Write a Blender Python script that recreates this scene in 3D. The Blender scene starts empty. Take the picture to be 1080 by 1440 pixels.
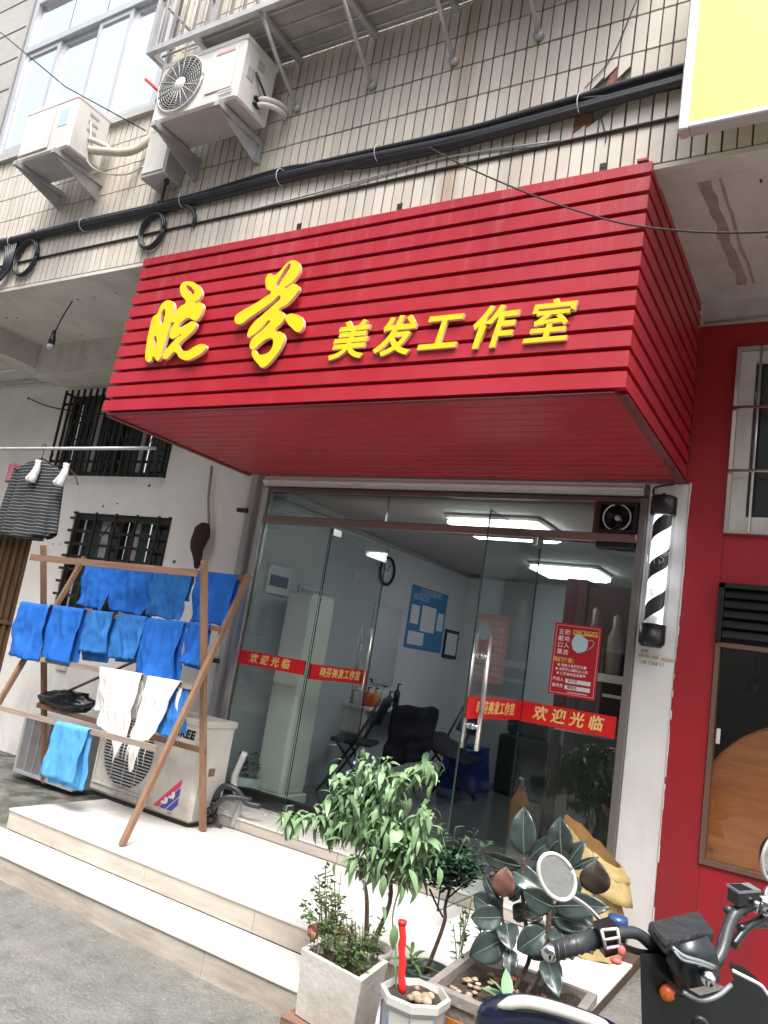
import bpy, math, random
from mathutils import Vector, Matrix, noise
random.seed(7)
SC = bpy.context.scene
COL = SC.collection
PI = math.pi
# ------------------------------------------------------------------ camera
CP = Vector((2.5578, -4.6466, 1.55))
CR = Vector((0.850327, 0.503054, 0.154536)); CU = Vector((-0.038581, -0.233271, 0.971646)); CF = Vector((-0.524839, 0.832179, 0.178948))
cd = bpy.data.cameras.new('camera'); cam = bpy.data.objects.new('camera', cd); COL.objects.link(cam)
cd.sensor_fit = 'VERTICAL'; cd.sensor_height = 36.0; cd.lens = 36.0 * 1086.016 / 1440.0
cd.clip_start = 0.05; cd.clip_end = 400
cam.matrix_world = Matrix(((CR.x, CU.x, -CF.x, CP.x), (CR.y, CU.y, -CF.y, CP.y), (CR.z, CU.z, -CF.z, CP.z), (0, 0, 0, 1)))
SC.camera = cam
# ------------------------------------------------------------------ world, sun, exposure
W = bpy.data.worlds.new('World'); SC.world = W; W.use_nodes = True
nt = W.node_tree; bg = nt.nodes['Background']
sky = nt.nodes.new('ShaderNodeTexSky'); sky.sky_type = 'NISHITA'; sky.sun_disc = False
SUN_EL = math.radians(62); SUN_ROT = math.radians(150)
sky.sun_elevation = SUN_EL; sky.sun_rotation = SUN_ROT; sky.air_density = 1.0; sky.dust_density = 6.0; sky.ozone_density = 1.0
hsv = nt.nodes.new('ShaderNodeHueSaturation'); hsv.inputs['Saturation'].default_value = 0.35
nt.links.new(sky.outputs[0], hsv.inputs['Color']); nt.links.new(hsv.outputs[0], bg.inputs[0]); bg.inputs[1].default_value = 0.15
sl = bpy.data.lights.new('sun', 'SUN'); sl.energy = 1.5; sl.angle = math.radians(25); sl.color = (1.0, 0.975, 0.94)
sun = bpy.data.objects.new('sun', sl); COL.objects.link(sun)
sd = Vector((math.sin(SUN_ROT) * math.cos(SUN_EL), math.cos(SUN_ROT) * math.cos(SUN_EL), math.sin(SUN_EL)))
sun.rotation_euler = sd.to_track_quat('Z', 'Y').to_euler()
SC.view_settings.view_transform = 'Standard'; SC.view_settings.look = 'None'
SC.view_settings.exposure = 1.3; SC.view_settings.gamma = 1.0; SC.view_settings.use_curve_mapping = False

# ------------------------------------------------------------------ helpers
def ray(px, py):
    return CF * 1086.016 + CR * (px - 540) - CU * (py - 720)
def at(px, py, ax, c):
    """measured point of the photograph (1080x1440) on the plane ax = c, in metres"""
    d = ray(px, py); i = 'xyz'.index(ax); t = (c - CP[i]) / d[i]
    return CP + d * t

def M(name, col, rough=0.55, metal=0.0, var=0.0, vscale=6.0, col2=None, bump=0.0, bscale=60.0, coat=0.0, island=0.0, spec=0.5, tr=0.0, emi=None, es=0.0, stretch=None):
    m = bpy.data.materials.new(name); m.use_nodes = True; n = m.node_tree.nodes; l = m.node_tree.links
    b = n['Principled BSDF']; b.inputs['Roughness'].default_value = rough; b.inputs['Metallic'].default_value = metal
    b.inputs['Coat Weight'].default_value = coat; b.inputs['Coat Roughness'].default_value = 0.15
    b.inputs['Specular IOR Level'].default_value = spec
    if tr: b.inputs['Transmission Weight'].default_value = tr
    c = (*col, 1); out = None
    co = n.new('ShaderNodeTexCoord'); src = co.outputs['Object']
    if stretch:
        mp = n.new('ShaderNodeMapping'); mp.inputs['Scale'].default_value = stretch; l.new(src, mp.inputs[0]); src = mp.outputs[0]
    if var > 0 or col2:
        tx = n.new('ShaderNodeTexNoise'); tx.inputs['Scale'].default_value = vscale; tx.inputs['Detail'].default_value = 7; tx.inputs['Roughness'].default_value = 0.65
        l.new(src, tx.inputs['Vector'])
        rp = n.new('ShaderNodeMapRange'); rp.inputs['From Min'].default_value = 0.32; rp.inputs['From Max'].default_value = 0.68
        l.new(tx.outputs['Fac'], rp.inputs['Value'])
        mx = n.new('ShaderNodeMix'); mx.data_type = 'RGBA'
        mx.inputs[6].default_value = c
        mx.inputs[7].default_value = (*col2, 1) if col2 else tuple(max(0, v * (1 - var)) for v in col) + (1,)
        l.new(rp.outputs[0], mx.inputs[0]); out = mx.outputs[2]
        rr = n.new('ShaderNodeMapRange'); rr.inputs['To Min'].default_value = max(0.02, rough - 0.08); rr.inputs['To Max'].default_value = min(1, rough + 0.12)
        l.new(tx.outputs['Fac'], rr.inputs['Value']); l.new(rr.outputs[0], b.inputs['Roughness'])
    if island > 0:
        g = n.new('ShaderNodeNewGeometry'); oi = n.new('ShaderNodeObjectInfo')
        ad = n.new('ShaderNodeMath'); ad.operation = 'ADD'; l.new(g.outputs['Random Per Island'], ad.inputs[0]); l.new(oi.outputs['Random'], ad.inputs[1])
        fr = n.new('ShaderNodeMath'); fr.operation = 'FRACT'; l.new(ad.outputs[0], fr.inputs[0])
        mr = n.new('ShaderNodeMapRange'); mr.inputs['To Min'].default_value = 1 - island; mr.inputs['To Max'].default_value = 1 + island * .6
        l.new(fr.outputs[0], mr.inputs['Value'])
        hs = n.new('ShaderNodeHueSaturation'); l.new(mr.outputs[0], hs.inputs['Value'])
        if out: l.new(out, hs.inputs['Color'])
        else: hs.inputs['Color'].default_value = c
        out = hs.outputs[0]
    if out: l.new(out, b.inputs['Base Color'])
    else: b.inputs['Base Color'].default_value = c
    if bump > 0:
        t2 = n.new('ShaderNodeTexNoise'); t2.inputs['Scale'].default_value = bscale; t2.inputs['Detail'].default_value = 5
        l.new(src, t2.inputs['Vector'])
        bp = n.new('ShaderNodeBump'); bp.inputs['Strength'].default_value = bump; bp.inputs['Distance'].default_value = 0.02
        l.new(t2.outputs['Fac'], bp.inputs['Height']); l.new(bp.outputs[0], b.inputs['Normal'])
    if emi:
        b.inputs['Emission Color'].default_value = (*emi, 1); b.inputs['Emission Strength'].default_value = es
    return m

def glass_mat(name, tint, boost=1.0, rough=0.0, ior=1.5):
    m = bpy.data.materials.new(name); m.use_nodes = True; n = m.node_tree.nodes; l = m.node_tree.links; n.clear()
    o = n.new('ShaderNodeOutputMaterial'); t = n.new('ShaderNodeBsdfTransparent'); g = n.new('ShaderNodeBsdfGlossy'); lw = n.new('ShaderNodeLayerWeight'); lw.inputs[0].default_value = .5; x = n.new('ShaderNodeMixShader')
    t.inputs[0].default_value = (*tint, 1); g.inputs['Roughness'].default_value = rough; pw = n.new('ShaderNodeMath'); pw.operation = 'POWER'; pw.inputs[1].default_value = 4.5; l.new(lw.outputs['Facing'], pw.inputs[0]); f = n.new('ShaderNodeMath'); f.operation = 'MULTIPLY_ADD'; f.inputs[1].default_value = .85; f.inputs[2].default_value = .045; l.new(pw.outputs[0], f.inputs[0])
    mu = n.new('ShaderNodeMath'); mu.operation = 'MULTIPLY'; mu.inputs[1].default_value = boost; mu.use_clamp = True
    l.new(f.outputs[0], mu.inputs[0]); l.new(mu.outputs[0], x.inputs[0]); l.new(t.outputs[0], x.inputs[1]); l.new(g.outputs[0], x.inputs[2]); l.new(x.outputs[0], o.inputs[0])
    return m

class MB:
    def __init__(s): s.v = []; s.f = []; s.mi = []; s.sm = []
    def add(s, vs, fs, mi=0, sm=False):
        o = len(s.v); s.v += [Vector(v) for v in vs]; s.f += [tuple(i + o for i in f) for f in fs]; s.mi += [mi] * len(fs); s.sm += [sm] * len(fs); return s
    def box(s, x0, x1, y0, y1, z0, z1, mi=0, b=0.0):
        if b <= 0:
            v = [(x0,y0,z0),(x1,y0,z0),(x1,y1,z0),(x0,y1,z0),(x0,y0,z1),(x1,y0,z1),(x1,y1,z1),(x0,y1,z1)]
            return s.add(v, [(0,3,2,1),(4,5,6,7),(0,1,5,4),(1,2,6,5),(2,3,7,6),(3,0,4,7)], mi)
        X, Y, Z = (x0, x1), (y0, y1), (z0, z1); v = []; ix = {}
        for i in (0,1):
            for j in (0,1):
                for k in (0,1):
                    sx, sy, sz = (1-2*i)*b, (1-2*j)*b, (1-2*k)*b
                    for a, q in enumerate(((X[i], Y[j]+sy, Z[k]+sz), (X[i]+sx, Y[j], Z[k]+sz), (X[i]+sx, Y[j]+sy, Z[k]))):
                        ix[(i,j,k,a)] = len(v); v.append(q)
        f = []
        for i in (0,1): f.append([ix[(i,j,k,0)] for j,k in ((0,0),(1,0),(1,1),(0,1))])
        for j in (0,1): f.append([ix[(i,j,k,1)] for i,k in ((0,0),(1,0),(1,1),(0,1))])
        for k in (0,1): f.append([ix[(i,j,k,2)] for i,j in ((0,0),(1,0),(1,1),(0,1))])
        for j in (0,1):
            for k in (0,1): f.append([ix[(0,j,k,1)], ix[(1,j,k,1)], ix[(1,j,k,2)], ix[(0,j,k,2)]])
        for i in (0,1):
            for k in (0,1): f.append([ix[(i,0,k,0)], ix[(i,1,k,0)], ix[(i,1,k,2)], ix[(i,0,k,2)]])
            for j in (0,1): f.append([ix[(i,j,0,0)], ix[(i,j,1,0)], ix[(i,j,1,1)], ix[(i,j,0,1)]])
            for j in (0,1):
                for k in (0,1): f.append([ix[(i,j,k,0)], ix[(i,j,k,1)], ix[(i,j,k,2)]])
        # make faces outward
        c = Vector(((x0+x1)/2, (y0+y1)/2, (z0+z1)/2)); g = []
        for q in f:
            p = [Vector(v[t]) for t in q]; nn = (p[1]-p[0]).cross(p[2]-p[0]); m = sum(p, Vector())/len(p)
            g.append(tuple(q) if nn.dot(m-c) > 0 else tuple(reversed(q)))
        return s.add(v, g, mi)
    def obox(s, a, b, w, h, up=(0,0,1), mi=0):
        """bar from a to b with width w (sideways) and height h (along up)"""
        a = Vector(a); b = Vector(b); d = (b-a).normalized(); u = Vector(up); sd_ = d.cross(u)
        if sd_.length < 1e-4: sd_ = d.cross(Vector((1,0,0)))
        sd_.normalize(); u = sd_.cross(d); vs = []
        for p in (a, b):
            for i, j in ((-1,-1),(1,-1),(1,1),(-1,1)): vs.append(p + sd_*(w/2*i) + u*(h/2*j))
        return s.add(vs, [(0,3,2,1),(4,5,6,7),(0,1,5,4),(1,2,6,5),(2,3,7,6),(3,0,4,7)], mi)
    def tube(s, pts, r, seg=8, mi=0, caps=True):
        pts = [Vector(p) for p in pts]; n = len(pts); rs = r if isinstance(r, (list, tuple)) else [r]*n
        vs = []; fs = []; prev = None
        for i, p in enumerate(pts):
            d = (pts[min(i+1,n-1)] - pts[max(i-1,0)])
            if d.length < 1e-9: d = Vector((0,0,1))
            d.normalize()
            if prev is None:
                a = d.cross(Vector((0,0,1)));
                if a.length < 1e-3: a = d.cross(Vector((1,0,0)))
            else:
                a = prev - d*prev.dot(d)
                if a.length < 1e-4: a = d.cross(Vector((1,0,.3)))
            a.normalize(); prev = a; b = d.cross(a)
            for k in range(seg):
                t = 2*PI*k/seg; vs.append(p + (a*math.cos(t) + b*math.sin(t))*rs[i])
        for i in range(n-1):
            for k in range(seg):
                k2 = (k+1) % seg; fs.append((i*seg+k, i*seg+k2, (i+1)*seg+k2, (i+1)*seg+k))
        if caps: fs.append(tuple(reversed(range(seg)))); fs.append(tuple(range((n-1)*seg, n*seg)))
        return s.add(vs, fs, mi, True)
    def lathe(s, prof, c=(0,0,0), seg=24, mi=0, ax='z', sx=1, sy=1, sm=True, ph=0):
        c = Vector(c); vs = []; fs = []; n = len(prof)
        for (r, h) in prof:
            for k in range(seg):
                t = 2*PI*k/seg + ph; a, b = r*math.cos(t)*sx, r*math.sin(t)*sy
                vs.append(c + (Vector((a,b,h)) if ax == 'z' else Vector((a,h,-b)) if ax == 'y' else Vector((h,a,b))))
        for i in range(n-1):
            for k in range(seg):
                k2 = (k+1) % seg; fs.append((i*seg+k, i*seg+k2, (i+1)*seg+k2, (i+1)*seg+k))
        return s.add(vs, fs, mi, sm)
    def prism(s, poly, org, u, v, w, mi=0, mis=None):
        """poly 2D extruded: org + a*u + b*v, thickness vector w"""
        org, u, v, w = Vector(org), Vector(u), Vector(v), Vector(w); n = len(poly)
        A = [org + u*a + v*b for a, b in poly]; B = [p + w for p in A]
        s.add(A + B, [tuple(range(n)), tuple(reversed(range(n, 2*n)))], mi)
        s.add(A + B, [(i, i+n, (i+1) % n + n, (i+1) % n) for i in range(n)], mi if mis is None else mis)
        return s
    def grid(s, fn, nu, nv, mi=0, sm=True, th=0):
        vs = [fn(i/nu, j/nv) for j in range(nv+1) for i in range(nu+1)]
        fs = [(j*(nu+1)+i, j*(nu+1)+i+1, (j+1)*(nu+1)+i+1, (j+1)*(nu+1)+i) for j in range(nv) for i in range(nu)]
        return s.add(vs, fs, mi, sm)
    def ball(s, c, r, seg=10, rings=6, mi=0, sq=(1,1,1)):
        c = Vector(c); prof = [(max(1e-4, math.sin(PI*i/rings))*r, -math.cos(PI*i/rings)*r) for i in range(rings+1)]
        o = len(s.v); s.lathe(prof, (0,0,0), seg, mi)
        for i in range(o, len(s.v)): q = s.v[i]; s.v[i] = c + Vector((q.x*sq[0], q.y*sq[1], q.z*sq[2]))
        return s

def mesh_obj(name, mb, mats, parent=None, loc=None, label=None, local=False, flat=False):
    me = bpy.data.meshes.new(name)
    off = Vector((0,0,0))
    if parent is not None and not local:
        off = Vector(parent.location)
        if parent.parent: off = off + Vector(parent.parent.location)
    if loc is not None: off = off + Vector(loc)
    me.from_pydata([v - off for v in mb.v] if not local else list(mb.v), [], mb.f)
    for m in (mats if isinstance(mats, (list, tuple)) else [mats]): me.materials.append(m)
    me.polygons.foreach_set('material_index', mb.mi)
    me.polygons.foreach_set('use_smooth', [x and not flat for x in mb.sm]); me.update()
    o = bpy.data.objects.new(name, me); COL.objects.link(o)
    if parent is not None: o.parent = parent
    if loc is not None: o.location = loc
    if label: o['label'] = label
    return o
def thing(name, label, cat, loc=(0,0,0), rz=0, group=None):
    o = bpy.data.objects.new(name, None); COL.objects.link(o); o.location = loc; o.rotation_euler = (0,0,rz); o.empty_display_size = .1
    o['label'] = label; o['category'] = cat
    if group: o['group'] = group
    return o
def tag(o, label, cat, group=None):
    o['label'] = label; o['category'] = cat
    if group: o['group'] = group
    return o
def part(name, mb, mat, parent, label=None, **k): return mesh_obj(name, mb, mat, parent, None, label, **k)
def struct(name, mb, mat): o = mesh_obj(name, mb, mat); o['kind'] = 'structure'; return o
def solid(o, th, off=0):
    m = o.modifiers.new('solid', 'SOLIDIFY'); m.thickness = th; m.offset = off; return o
def arc(c, r, a0, a1, n, ax='xz', ry=None):
    out = []
    for i in range(n+1):
        t = math.radians(a0 + (a1-a0)*i/n); q = r*math.cos(t); w = (ry or r)*math.sin(t)
        out.append(Vector(c) + (Vector((q,0,w)) if ax == 'xz' else Vector((q,w,0)) if ax == 'xy' else Vector((0,q,w))))
    return out
def bez(pts, n=8):
    """Catmull-Rom through points"""
    P = [Vector(p) for p in pts]; P = [P[0]*2-P[1]] + P + [P[-1]*2-P[-2]]; out = []
    for i in range(1, len(P)-2):
        for k in range(n):
            t = k/n; a, b, c, d = P[i-1], P[i], P[i+1], P[i+2]
            out.append(.5*((2*b)+(c-a)*t+(2*a-5*b+4*c-d)*t*t+(3*b-a-3*c+d)*t**3))
    return out + [P[-2]]

def glyphs(body, size=1.0, ext=0.0, off=0.0, shear=0.0, sp=1.0):
    c = bpy.data.curves.new('glyph', 'FONT'); c.body = body; c.size = size; c.extrude = ext; c.offset = off; c.shear = shear; c.space_character = sp
    c.resolution_u = 3; c.align_x = 'CENTER'; c.align_y = 'CENTER'
    o = bpy.data.objects.new('glyph', c); COL.objects.link(o); me = o.to_mesh()
    vs = [v.co.copy() for v in me.vertices]; fs = [tuple(p.vertices) for p in me.polygons]; ns = [p.normal.copy() for p in me.polygons]
    o.to_mesh_clear(); bpy.data.objects.remove(o); bpy.data.curves.remove(c)
    return vs, fs, ns
def outline(splines, ext):
    c = bpy.data.curves.new('stroke', 'CURVE'); c.dimensions = '2D'; c.fill_mode = 'BOTH'; c.extrude = ext; c.resolution_u = 4
    for pts in splines:
        sp = c.splines.new('BEZIER'); sp.bezier_points.add(len(pts)-1); sp.use_cyclic_u = True
        for b, p in zip(sp.bezier_points, pts): b.co = (p[0], p[1], 0); b.handle_left_type = b.handle_right_type = 'AUTO'
    o = bpy.data.objects.new('stroke', c); COL.objects.link(o); me = o.to_mesh()
    vs = [v.co.copy() for v in me.vertices]; fs = [tuple(p.vertices) for p in me.polygons]; ns = [p.normal.copy() for p in me.polygons]
    o.to_mesh_clear(); bpy.data.objects.remove(o); bpy.data.curves.remove(c)
    return vs, fs, ns
def add_text(mb, g, org, u, v, w, mi=0, mis=None):
    """place glyph mesh: x->u, y->v, z->w"""
    vs, fs, ns = g; org, u, v, w = Vector(org), Vector(u), Vector(v), Vector(w)
    A = [org + u*p.x + v*p.y + w*p.z for p in vs]; o = len(mb.v); mb.v += A
    for f, n in zip(fs, ns):
        mb.f.append(tuple(i+o for i in f)); mb.mi.append(mi if (mis is None or abs(n.z) > .7) else mis); mb.sm.append(False)

# ------------------------------------------------------------------ materials
m_red = M('red_painted_metal', (0.33, 0.008, 0.020), 0.42, 0, 0, 1.7, col2=(0.40, 0.022, 0.038), coat=0.10, spec=.45, bump=0.02, bscale=9)
m_rededge = M('glossy_folded_red_edge', (0.38, 0.014, 0.028), 0.16, 0, 0.1, 6, coat=1.0, spec=.9)
m_redwall = M('red_wall_panel', (0.36, 0.008, 0.018), 0.5, 0, 0.18, 1.6, bump=0.03, bscale=25)
m_redtrim = M('dark_red_trim', (0.16, 0.03, 0.035), 0.45, 0.1, .2, 8)
m_yel = M('yellow_acrylic', (0.82, 0.54, 0.012), 0.4, 0, 0.05, 5, spec=.4)
m_yside = M('pale_letter_edge', (0.78, 0.55, 0.42), 0.5)
m_tile = M('cream_wall_tile', (0.63, 0.57, 0.50), 0.42, 0, 0.14, 3.0, island=0.10, bump=0.05, bscale=18)
m_mortar = M('dark_tile_joint', (0.10, 0.08, 0.07), 0.9, 0, .4, 12)
m_plaster = M('grey_plaster', (0.42, 0.41, 0.39), 0.85, 0, 0.18, 2.5, bump=0.25, bscale=12)
m_soffit = M('soffit_plaster', (0.62, 0.59, 0.55), 0.9, 0, 0.16, 1.8, bump=0.3, bscale=9)
m_wwall = M('white_wall_paint', (0.80, 0.77, 0.74), 0.8, 0, 0.13, 1.9, bump=0.2, bscale=14)
m_pillar = M('white_pillar_paint', (0.74, 0.72, 0.70), 0.7, 0, 0.10, 3.5, bump=0.1, bscale=14)
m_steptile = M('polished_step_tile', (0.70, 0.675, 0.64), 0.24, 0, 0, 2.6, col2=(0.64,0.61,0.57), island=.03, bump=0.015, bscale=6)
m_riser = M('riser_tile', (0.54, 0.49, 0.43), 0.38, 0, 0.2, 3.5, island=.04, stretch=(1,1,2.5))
m_grout = M('dirty_grout', (0.12, 0.08, 0.055), 0.9, 0, .3, 20)
m_steel = M('brushed_steel', (0.62, 0.60, 0.58), 0.28, 0.9, 0.1, 4)
m_dkst = M('dark_brown_steel', (0.20, 0.165, 0.155), 0.35, 0.7, 0.2, 5)
m_galv = M('galvanised_steel', (0.52, 0.52, 0.53), 0.5, 0.35, 0.3, 9)
m_white = M('white_enamel', (0.70, 0.68, 0.65), 0.4, 0, 0.12, 4, bump=0.02)
m_acbeige = M('aged_beige_enamel', (0.58, 0.55, 0.50), 0.45, 0, 0.2, 3.5, bump=0.03)
m_acgrey = M('grey_enamel', (0.42, 0.42, 0.42), 0.5, 0, 0.2, 6)
m_black = M('black_plastic', (0.012, 0.012, 0.014), 0.35, 0, .3, 12, bump=.03)
m_blackm = M('matt_black', (0.012, 0.012, 0.013), 0.8)
m_cable = M('cable_sheath', (0.02, 0.022, 0.03), 0.4, 0, .3, 10, spec=.6)
m_dark = M('dark_void', (0.02, 0.02, 0.02), 0.9)
m_iron = M('dark_painted_iron', (0.03, 0.026, 0.024), 0.55, .2, .3, 15)
m_green = M('dark_green_shutter', (0.035, 0.06, 0.05), 0.45, 0, .4, 6)
m_wood = M('weathered_timber', (0.30, 0.17, 0.10), 0.75, 0, .45, 6, bump=.3, bscale=50, stretch=(1, 1, .15))
m_woodg = M('grey_timber', (0.36, 0.29, 0.24), 0.8, 0, .35, 6, bump=.3, bscale=50, stretch=(.15, 1, 1))
m_woodr = M('brown_rail_timber', (0.24, 0.13, 0.085), 0.75, 0, .45, 7, bump=.3, bscale=50, stretch=(.15, 1, 1))
m_blue = M('blue_towel', (0.025, 0.16, 0.60), 0.92, 0, .3, 9, bump=.35, bscale=220, spec=.2)
m_blue2 = M('mid_blue_towel', (0.04, 0.20, 0.58), 0.92, 0, .3, 9, bump=.35, bscale=220, spec=.2)
m_lblue = M('light_blue_towel', (0.11, 0.40, 0.78), 0.92, 0, .25, 9, bump=.35, bscale=220, spec=.2)
m_wcloth = M('white_cotton', (0.76, 0.75, 0.73), 0.9, 0, .08, 9, bump=.5, bscale=120, spec=.2)
m_maroon = M('maroon_cloth', (0.05, 0.016, 0.022), 0.9, 0, .4, 12, bump=.5, bscale=60)
m_navy = M('black_bag_plastic', (0.008, 0.010, 0.018), 0.25, 0, .3, 12)
m_rust = M('rusty_sheet', (0.17, 0.09, 0.04), 0.8, 0, 0, 4, col2=(0.06, 0.035, 0.02), bump=.2, stretch=(3,3,.6))
m_lamp = M('lit_lamp', (.9,.9,.9), .5, emi=(0.93, 0.97, 1.0), es=3.2)
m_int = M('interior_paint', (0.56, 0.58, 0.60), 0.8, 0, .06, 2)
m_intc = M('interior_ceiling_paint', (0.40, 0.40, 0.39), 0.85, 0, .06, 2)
m_floor = M('interior_floor_tile', (0.17, 0.175, 0.18), 0.15, 0, .2, 3)
m_cab = M('pale_green_appliance', (0.86, 0.87, 0.80), 0.35, 0, .05, 3)
m_soil = M('dark_soil', (0.06, 0.042, 0.03), 0.95, 0, .5, 30, bump=.8, bscale=70)
m_leafc = M('chili_leaf', (0.21, 0.34, 0.165), 0.42, 0, .25, 14, island=.28, spec=.5)
m_leafd = M('dark_small_leaf', (0.045, 0.10, 0.055), 0.5, 0, .3, 14, island=.35)
m_leafh = M('herb_leaf', (0.075, 0.15, 0.04), 0.55, 0, .3, 14, island=.4)
m_rub = M('rubber_plant_leaf', (0.018, 0.032, 0.030), 0.27, 0, 0, 9, col2=(0.050,0.075,0.068), island=.3, coat=.3)
m_rubb = M('brown_leaf_underside', (0.17, 0.075, 0.055), 0.5, 0, .3, 10)
m_rubd = M('dark_leaf_underside', (0.035, 0.024, 0.02), 0.5, 0, .3, 10)
m_rib = M('pale_leaf_midrib', (0.13, 0.16, 0.14), 0.5)
m_stem = M('brown_stem', (0.10, 0.065, 0.045), 0.85, 0, .4, 20, bump=.5)
m_gstem = M('green_stem', (0.13, 0.19, 0.08), 0.7)
m_foam = M('dirty_white_foam', (0.62, 0.58, 0.54), 0.85, 0, 0, 4, col2=(0.50, 0.455, 0.42), bump=.14, bscale=45)
m_terra = M('terracotta', (0.33, 0.13, 0.08), 0.8, 0, .3, 6, bump=.2)
m_gpot = M('grey_glazed_pot', (0.36, 0.34, 0.31), 0.5, 0, .3, 5)
m_dgpot = M('dark_green_pot', (0.035, 0.06, 0.05), 0.4, 0, .3, 5)
m_ceram = M('white_glaze', (0.50, 0.50, 0.46), 0.2, 0, .1, 5, coat=.4)
m_bluegl = M('blue_glaze', (0.06, 0.09, 0.20), 0.25)
m_greengl = M('green_glaze', (0.10, 0.26, 0.20), 0.3)
m_planter = M('cement_planter', (0.27, 0.235, 0.21), 0.75, 0, .35, 5, bump=.3)
m_orange = M('orange_glaze', (0.48, 0.16, 0.03), 0.4, 0, .2, 5)
m_stone = M('shell_pebble', (0.42, 0.32, 0.22), 0.6, 0, .4, 30, island=.4)
m_sack = M('yellow_woven_sack', (0.56, 0.42, 0.18), 0.6, 0, .45, 5, bump=.25, bscale=90)
m_sackin = M('sack_inside', (0.26, 0.14, 0.04), 0.8, 0, .3, 7)
m_redpole = M('red_plastic_sleeve', (0.70, 0.02, 0.02), 0.35)
m_chrome = M('chrome', (0.75, 0.75, 0.77), 0.1, 1.0)
m_scoot = M('black_scooter_plastic', (0.012, 0.015, 0.018), 0.30, 0, .3, 8, coat=.15)
m_scootg = M('dark_grey_plastic', (0.045, 0.05, 0.055), 0.35, 0, .3, 15)
m_scoots = M('silver_grey_plastic', (0.22, 0.24, 0.26), 0.3, .3)
m_orl = M('orange_reflector', (0.75, 0.16, 0.04), 0.2)
m_redbtn = M('red_switch', (0.8, 0.12, 0.12), 0.4)
m_bluec = M('blue_cap', (0.03, 0.07, 0.2), 0.25, 0, .3, 10)
m_sticker = M('red_vinyl', (0.62, 0.010, 0.014), 0.4)
m_gold = M('gold_print', (0.78, 0.56, 0.20), 0.5)
m_poster = M('poster_red', (0.42, 0.008, 0.02), 0.4)
m_pink = M('pale_print', (0.80, 0.62, 0.60), 0.5)
m_mask = M('mask_blue', (0.42, 0.60, 0.70), 0.5)
m_ybox = M('yellow_sign_face', (0.80, 0.75, 0.17), 0.35)
m_alu = M('aluminium', (0.62, 0.63, 0.66), 0.4, .6, .1, 4)
m_blueposter = M('blue_print', (0.03, 0.20, 0.42), 0.5)
m_paper = M('paper', (0.62, 0.64, 0.66), 0.6)
m_chair = M('dark_chair', (0.012, 0.02, 0.024), 0.5)
m_bluech = M('blue_chair', (0.02, 0.08, 0.22), 0.5)
m_bluest = M('blue_stool', (0.01, 0.05, 0.32), 0.4)
m_mirror = M('mirror', (0.75, 0.78, 0.8), 0.02, 1.0)
m_disc = M('varnished_wood', (0.62, 0.22, 0.06), 0.35, 0, 0, 3, col2=(0.40, 0.12, 0.03), stretch=(1, 1, 7), coat=.3)
m_brick = M('broken_brick', (0.34, 0.15, 0.11), 0.9, 0, .4, 12, bump=.5)
m_cement = M('bare_cement', (0.25, 0.245, 0.22), 0.95, 0, .4, 10, bump=.6)
m_glass = glass_mat('shop_glass', (0.87, 0.915, 0.905), 1.5)
m_glass2 = glass_mat('clear_glass', (0.93, 0.95, 0.94), 1.0)
m_gedge = M('glass_edge', (0.02, 0.045, 0.04), 0.15)
m_wglass = M('window_mirror_glass', (0.86, 0.90, 0.93), 0.03, 1.0)
m_dglass = M('dark_window_glass', (0.02, 0.025, 0.028), 0.08, 0, spec=.8)

def add_streaks(m):
    """rust and soot runs at fixed places on the tiled wall (world position)"""
    n = m.node_tree.nodes; l = m.node_tree.links; b = n['Principled BSDF']; src = b.inputs['Base Color'].links[0].from_socket
    g = n.new('ShaderNodeNewGeometry'); sx = n.new('ShaderNodeSeparateXYZ'); l.new(g.outputs['Position'], sx.inputs[0])
    nz = n.new('ShaderNodeTexNoise'); nz.inputs['Scale'].default_value = 2.2; nz.inputs['Detail'].default_value = 6
    mp = n.new('ShaderNodeMapping'); mp.inputs['Scale'].default_value = (5, 1, .5); l.new(g.outputs['Position'], mp.inputs[0]); l.new(mp.outputs[0], nz.inputs['Vector'])
    for x0, w, c, amt in ((0.58, 0.08, (0.30, 0.18, 0.11), .5), (0.98, .14, (0.32, 0.26, 0.21), .45), (-0.1, .2, (0.33, .29, .26), .3), (-1.6, .3, (.22, .18, .15), .45)):
        a = n.new('ShaderNodeMath'); a.operation = 'SUBTRACT'; a.inputs[1].default_value = x0; l.new(sx.outputs['X'], a.inputs[0])
        ab = n.new('ShaderNodeMath'); ab.operation = 'ABSOLUTE'; l.new(a.outputs[0], ab.inputs[0])
        mr = n.new('ShaderNodeMapRange'); mr.inputs['From Min'].default_value = w*.3; mr.inputs['From Max'].default_value = w; mr.inputs['To Min'].default_value = amt*1.5; mr.inputs['To Max'].default_value = 0; l.new(ab.outputs[0], mr.inputs['Value'])
        mu = n.new('ShaderNodeMath'); mu.operation = 'MULTIPLY'; mu.use_clamp = True; l.new(mr.outputs[0], mu.inputs[0]); l.new(nz.outputs['Fac'], mu.inputs[1])
        mx = n.new('ShaderNodeMix'); mx.data_type = 'RGBA'; l.new(mu.outputs[0], mx.inputs[0]); l.new(src, mx.inputs[6]); mx.inputs[7].default_value = (*c, 1); src = mx.outputs[2]
    l.new(src, b.inputs['Base Color'])
add_streaks(m_tile)
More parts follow.
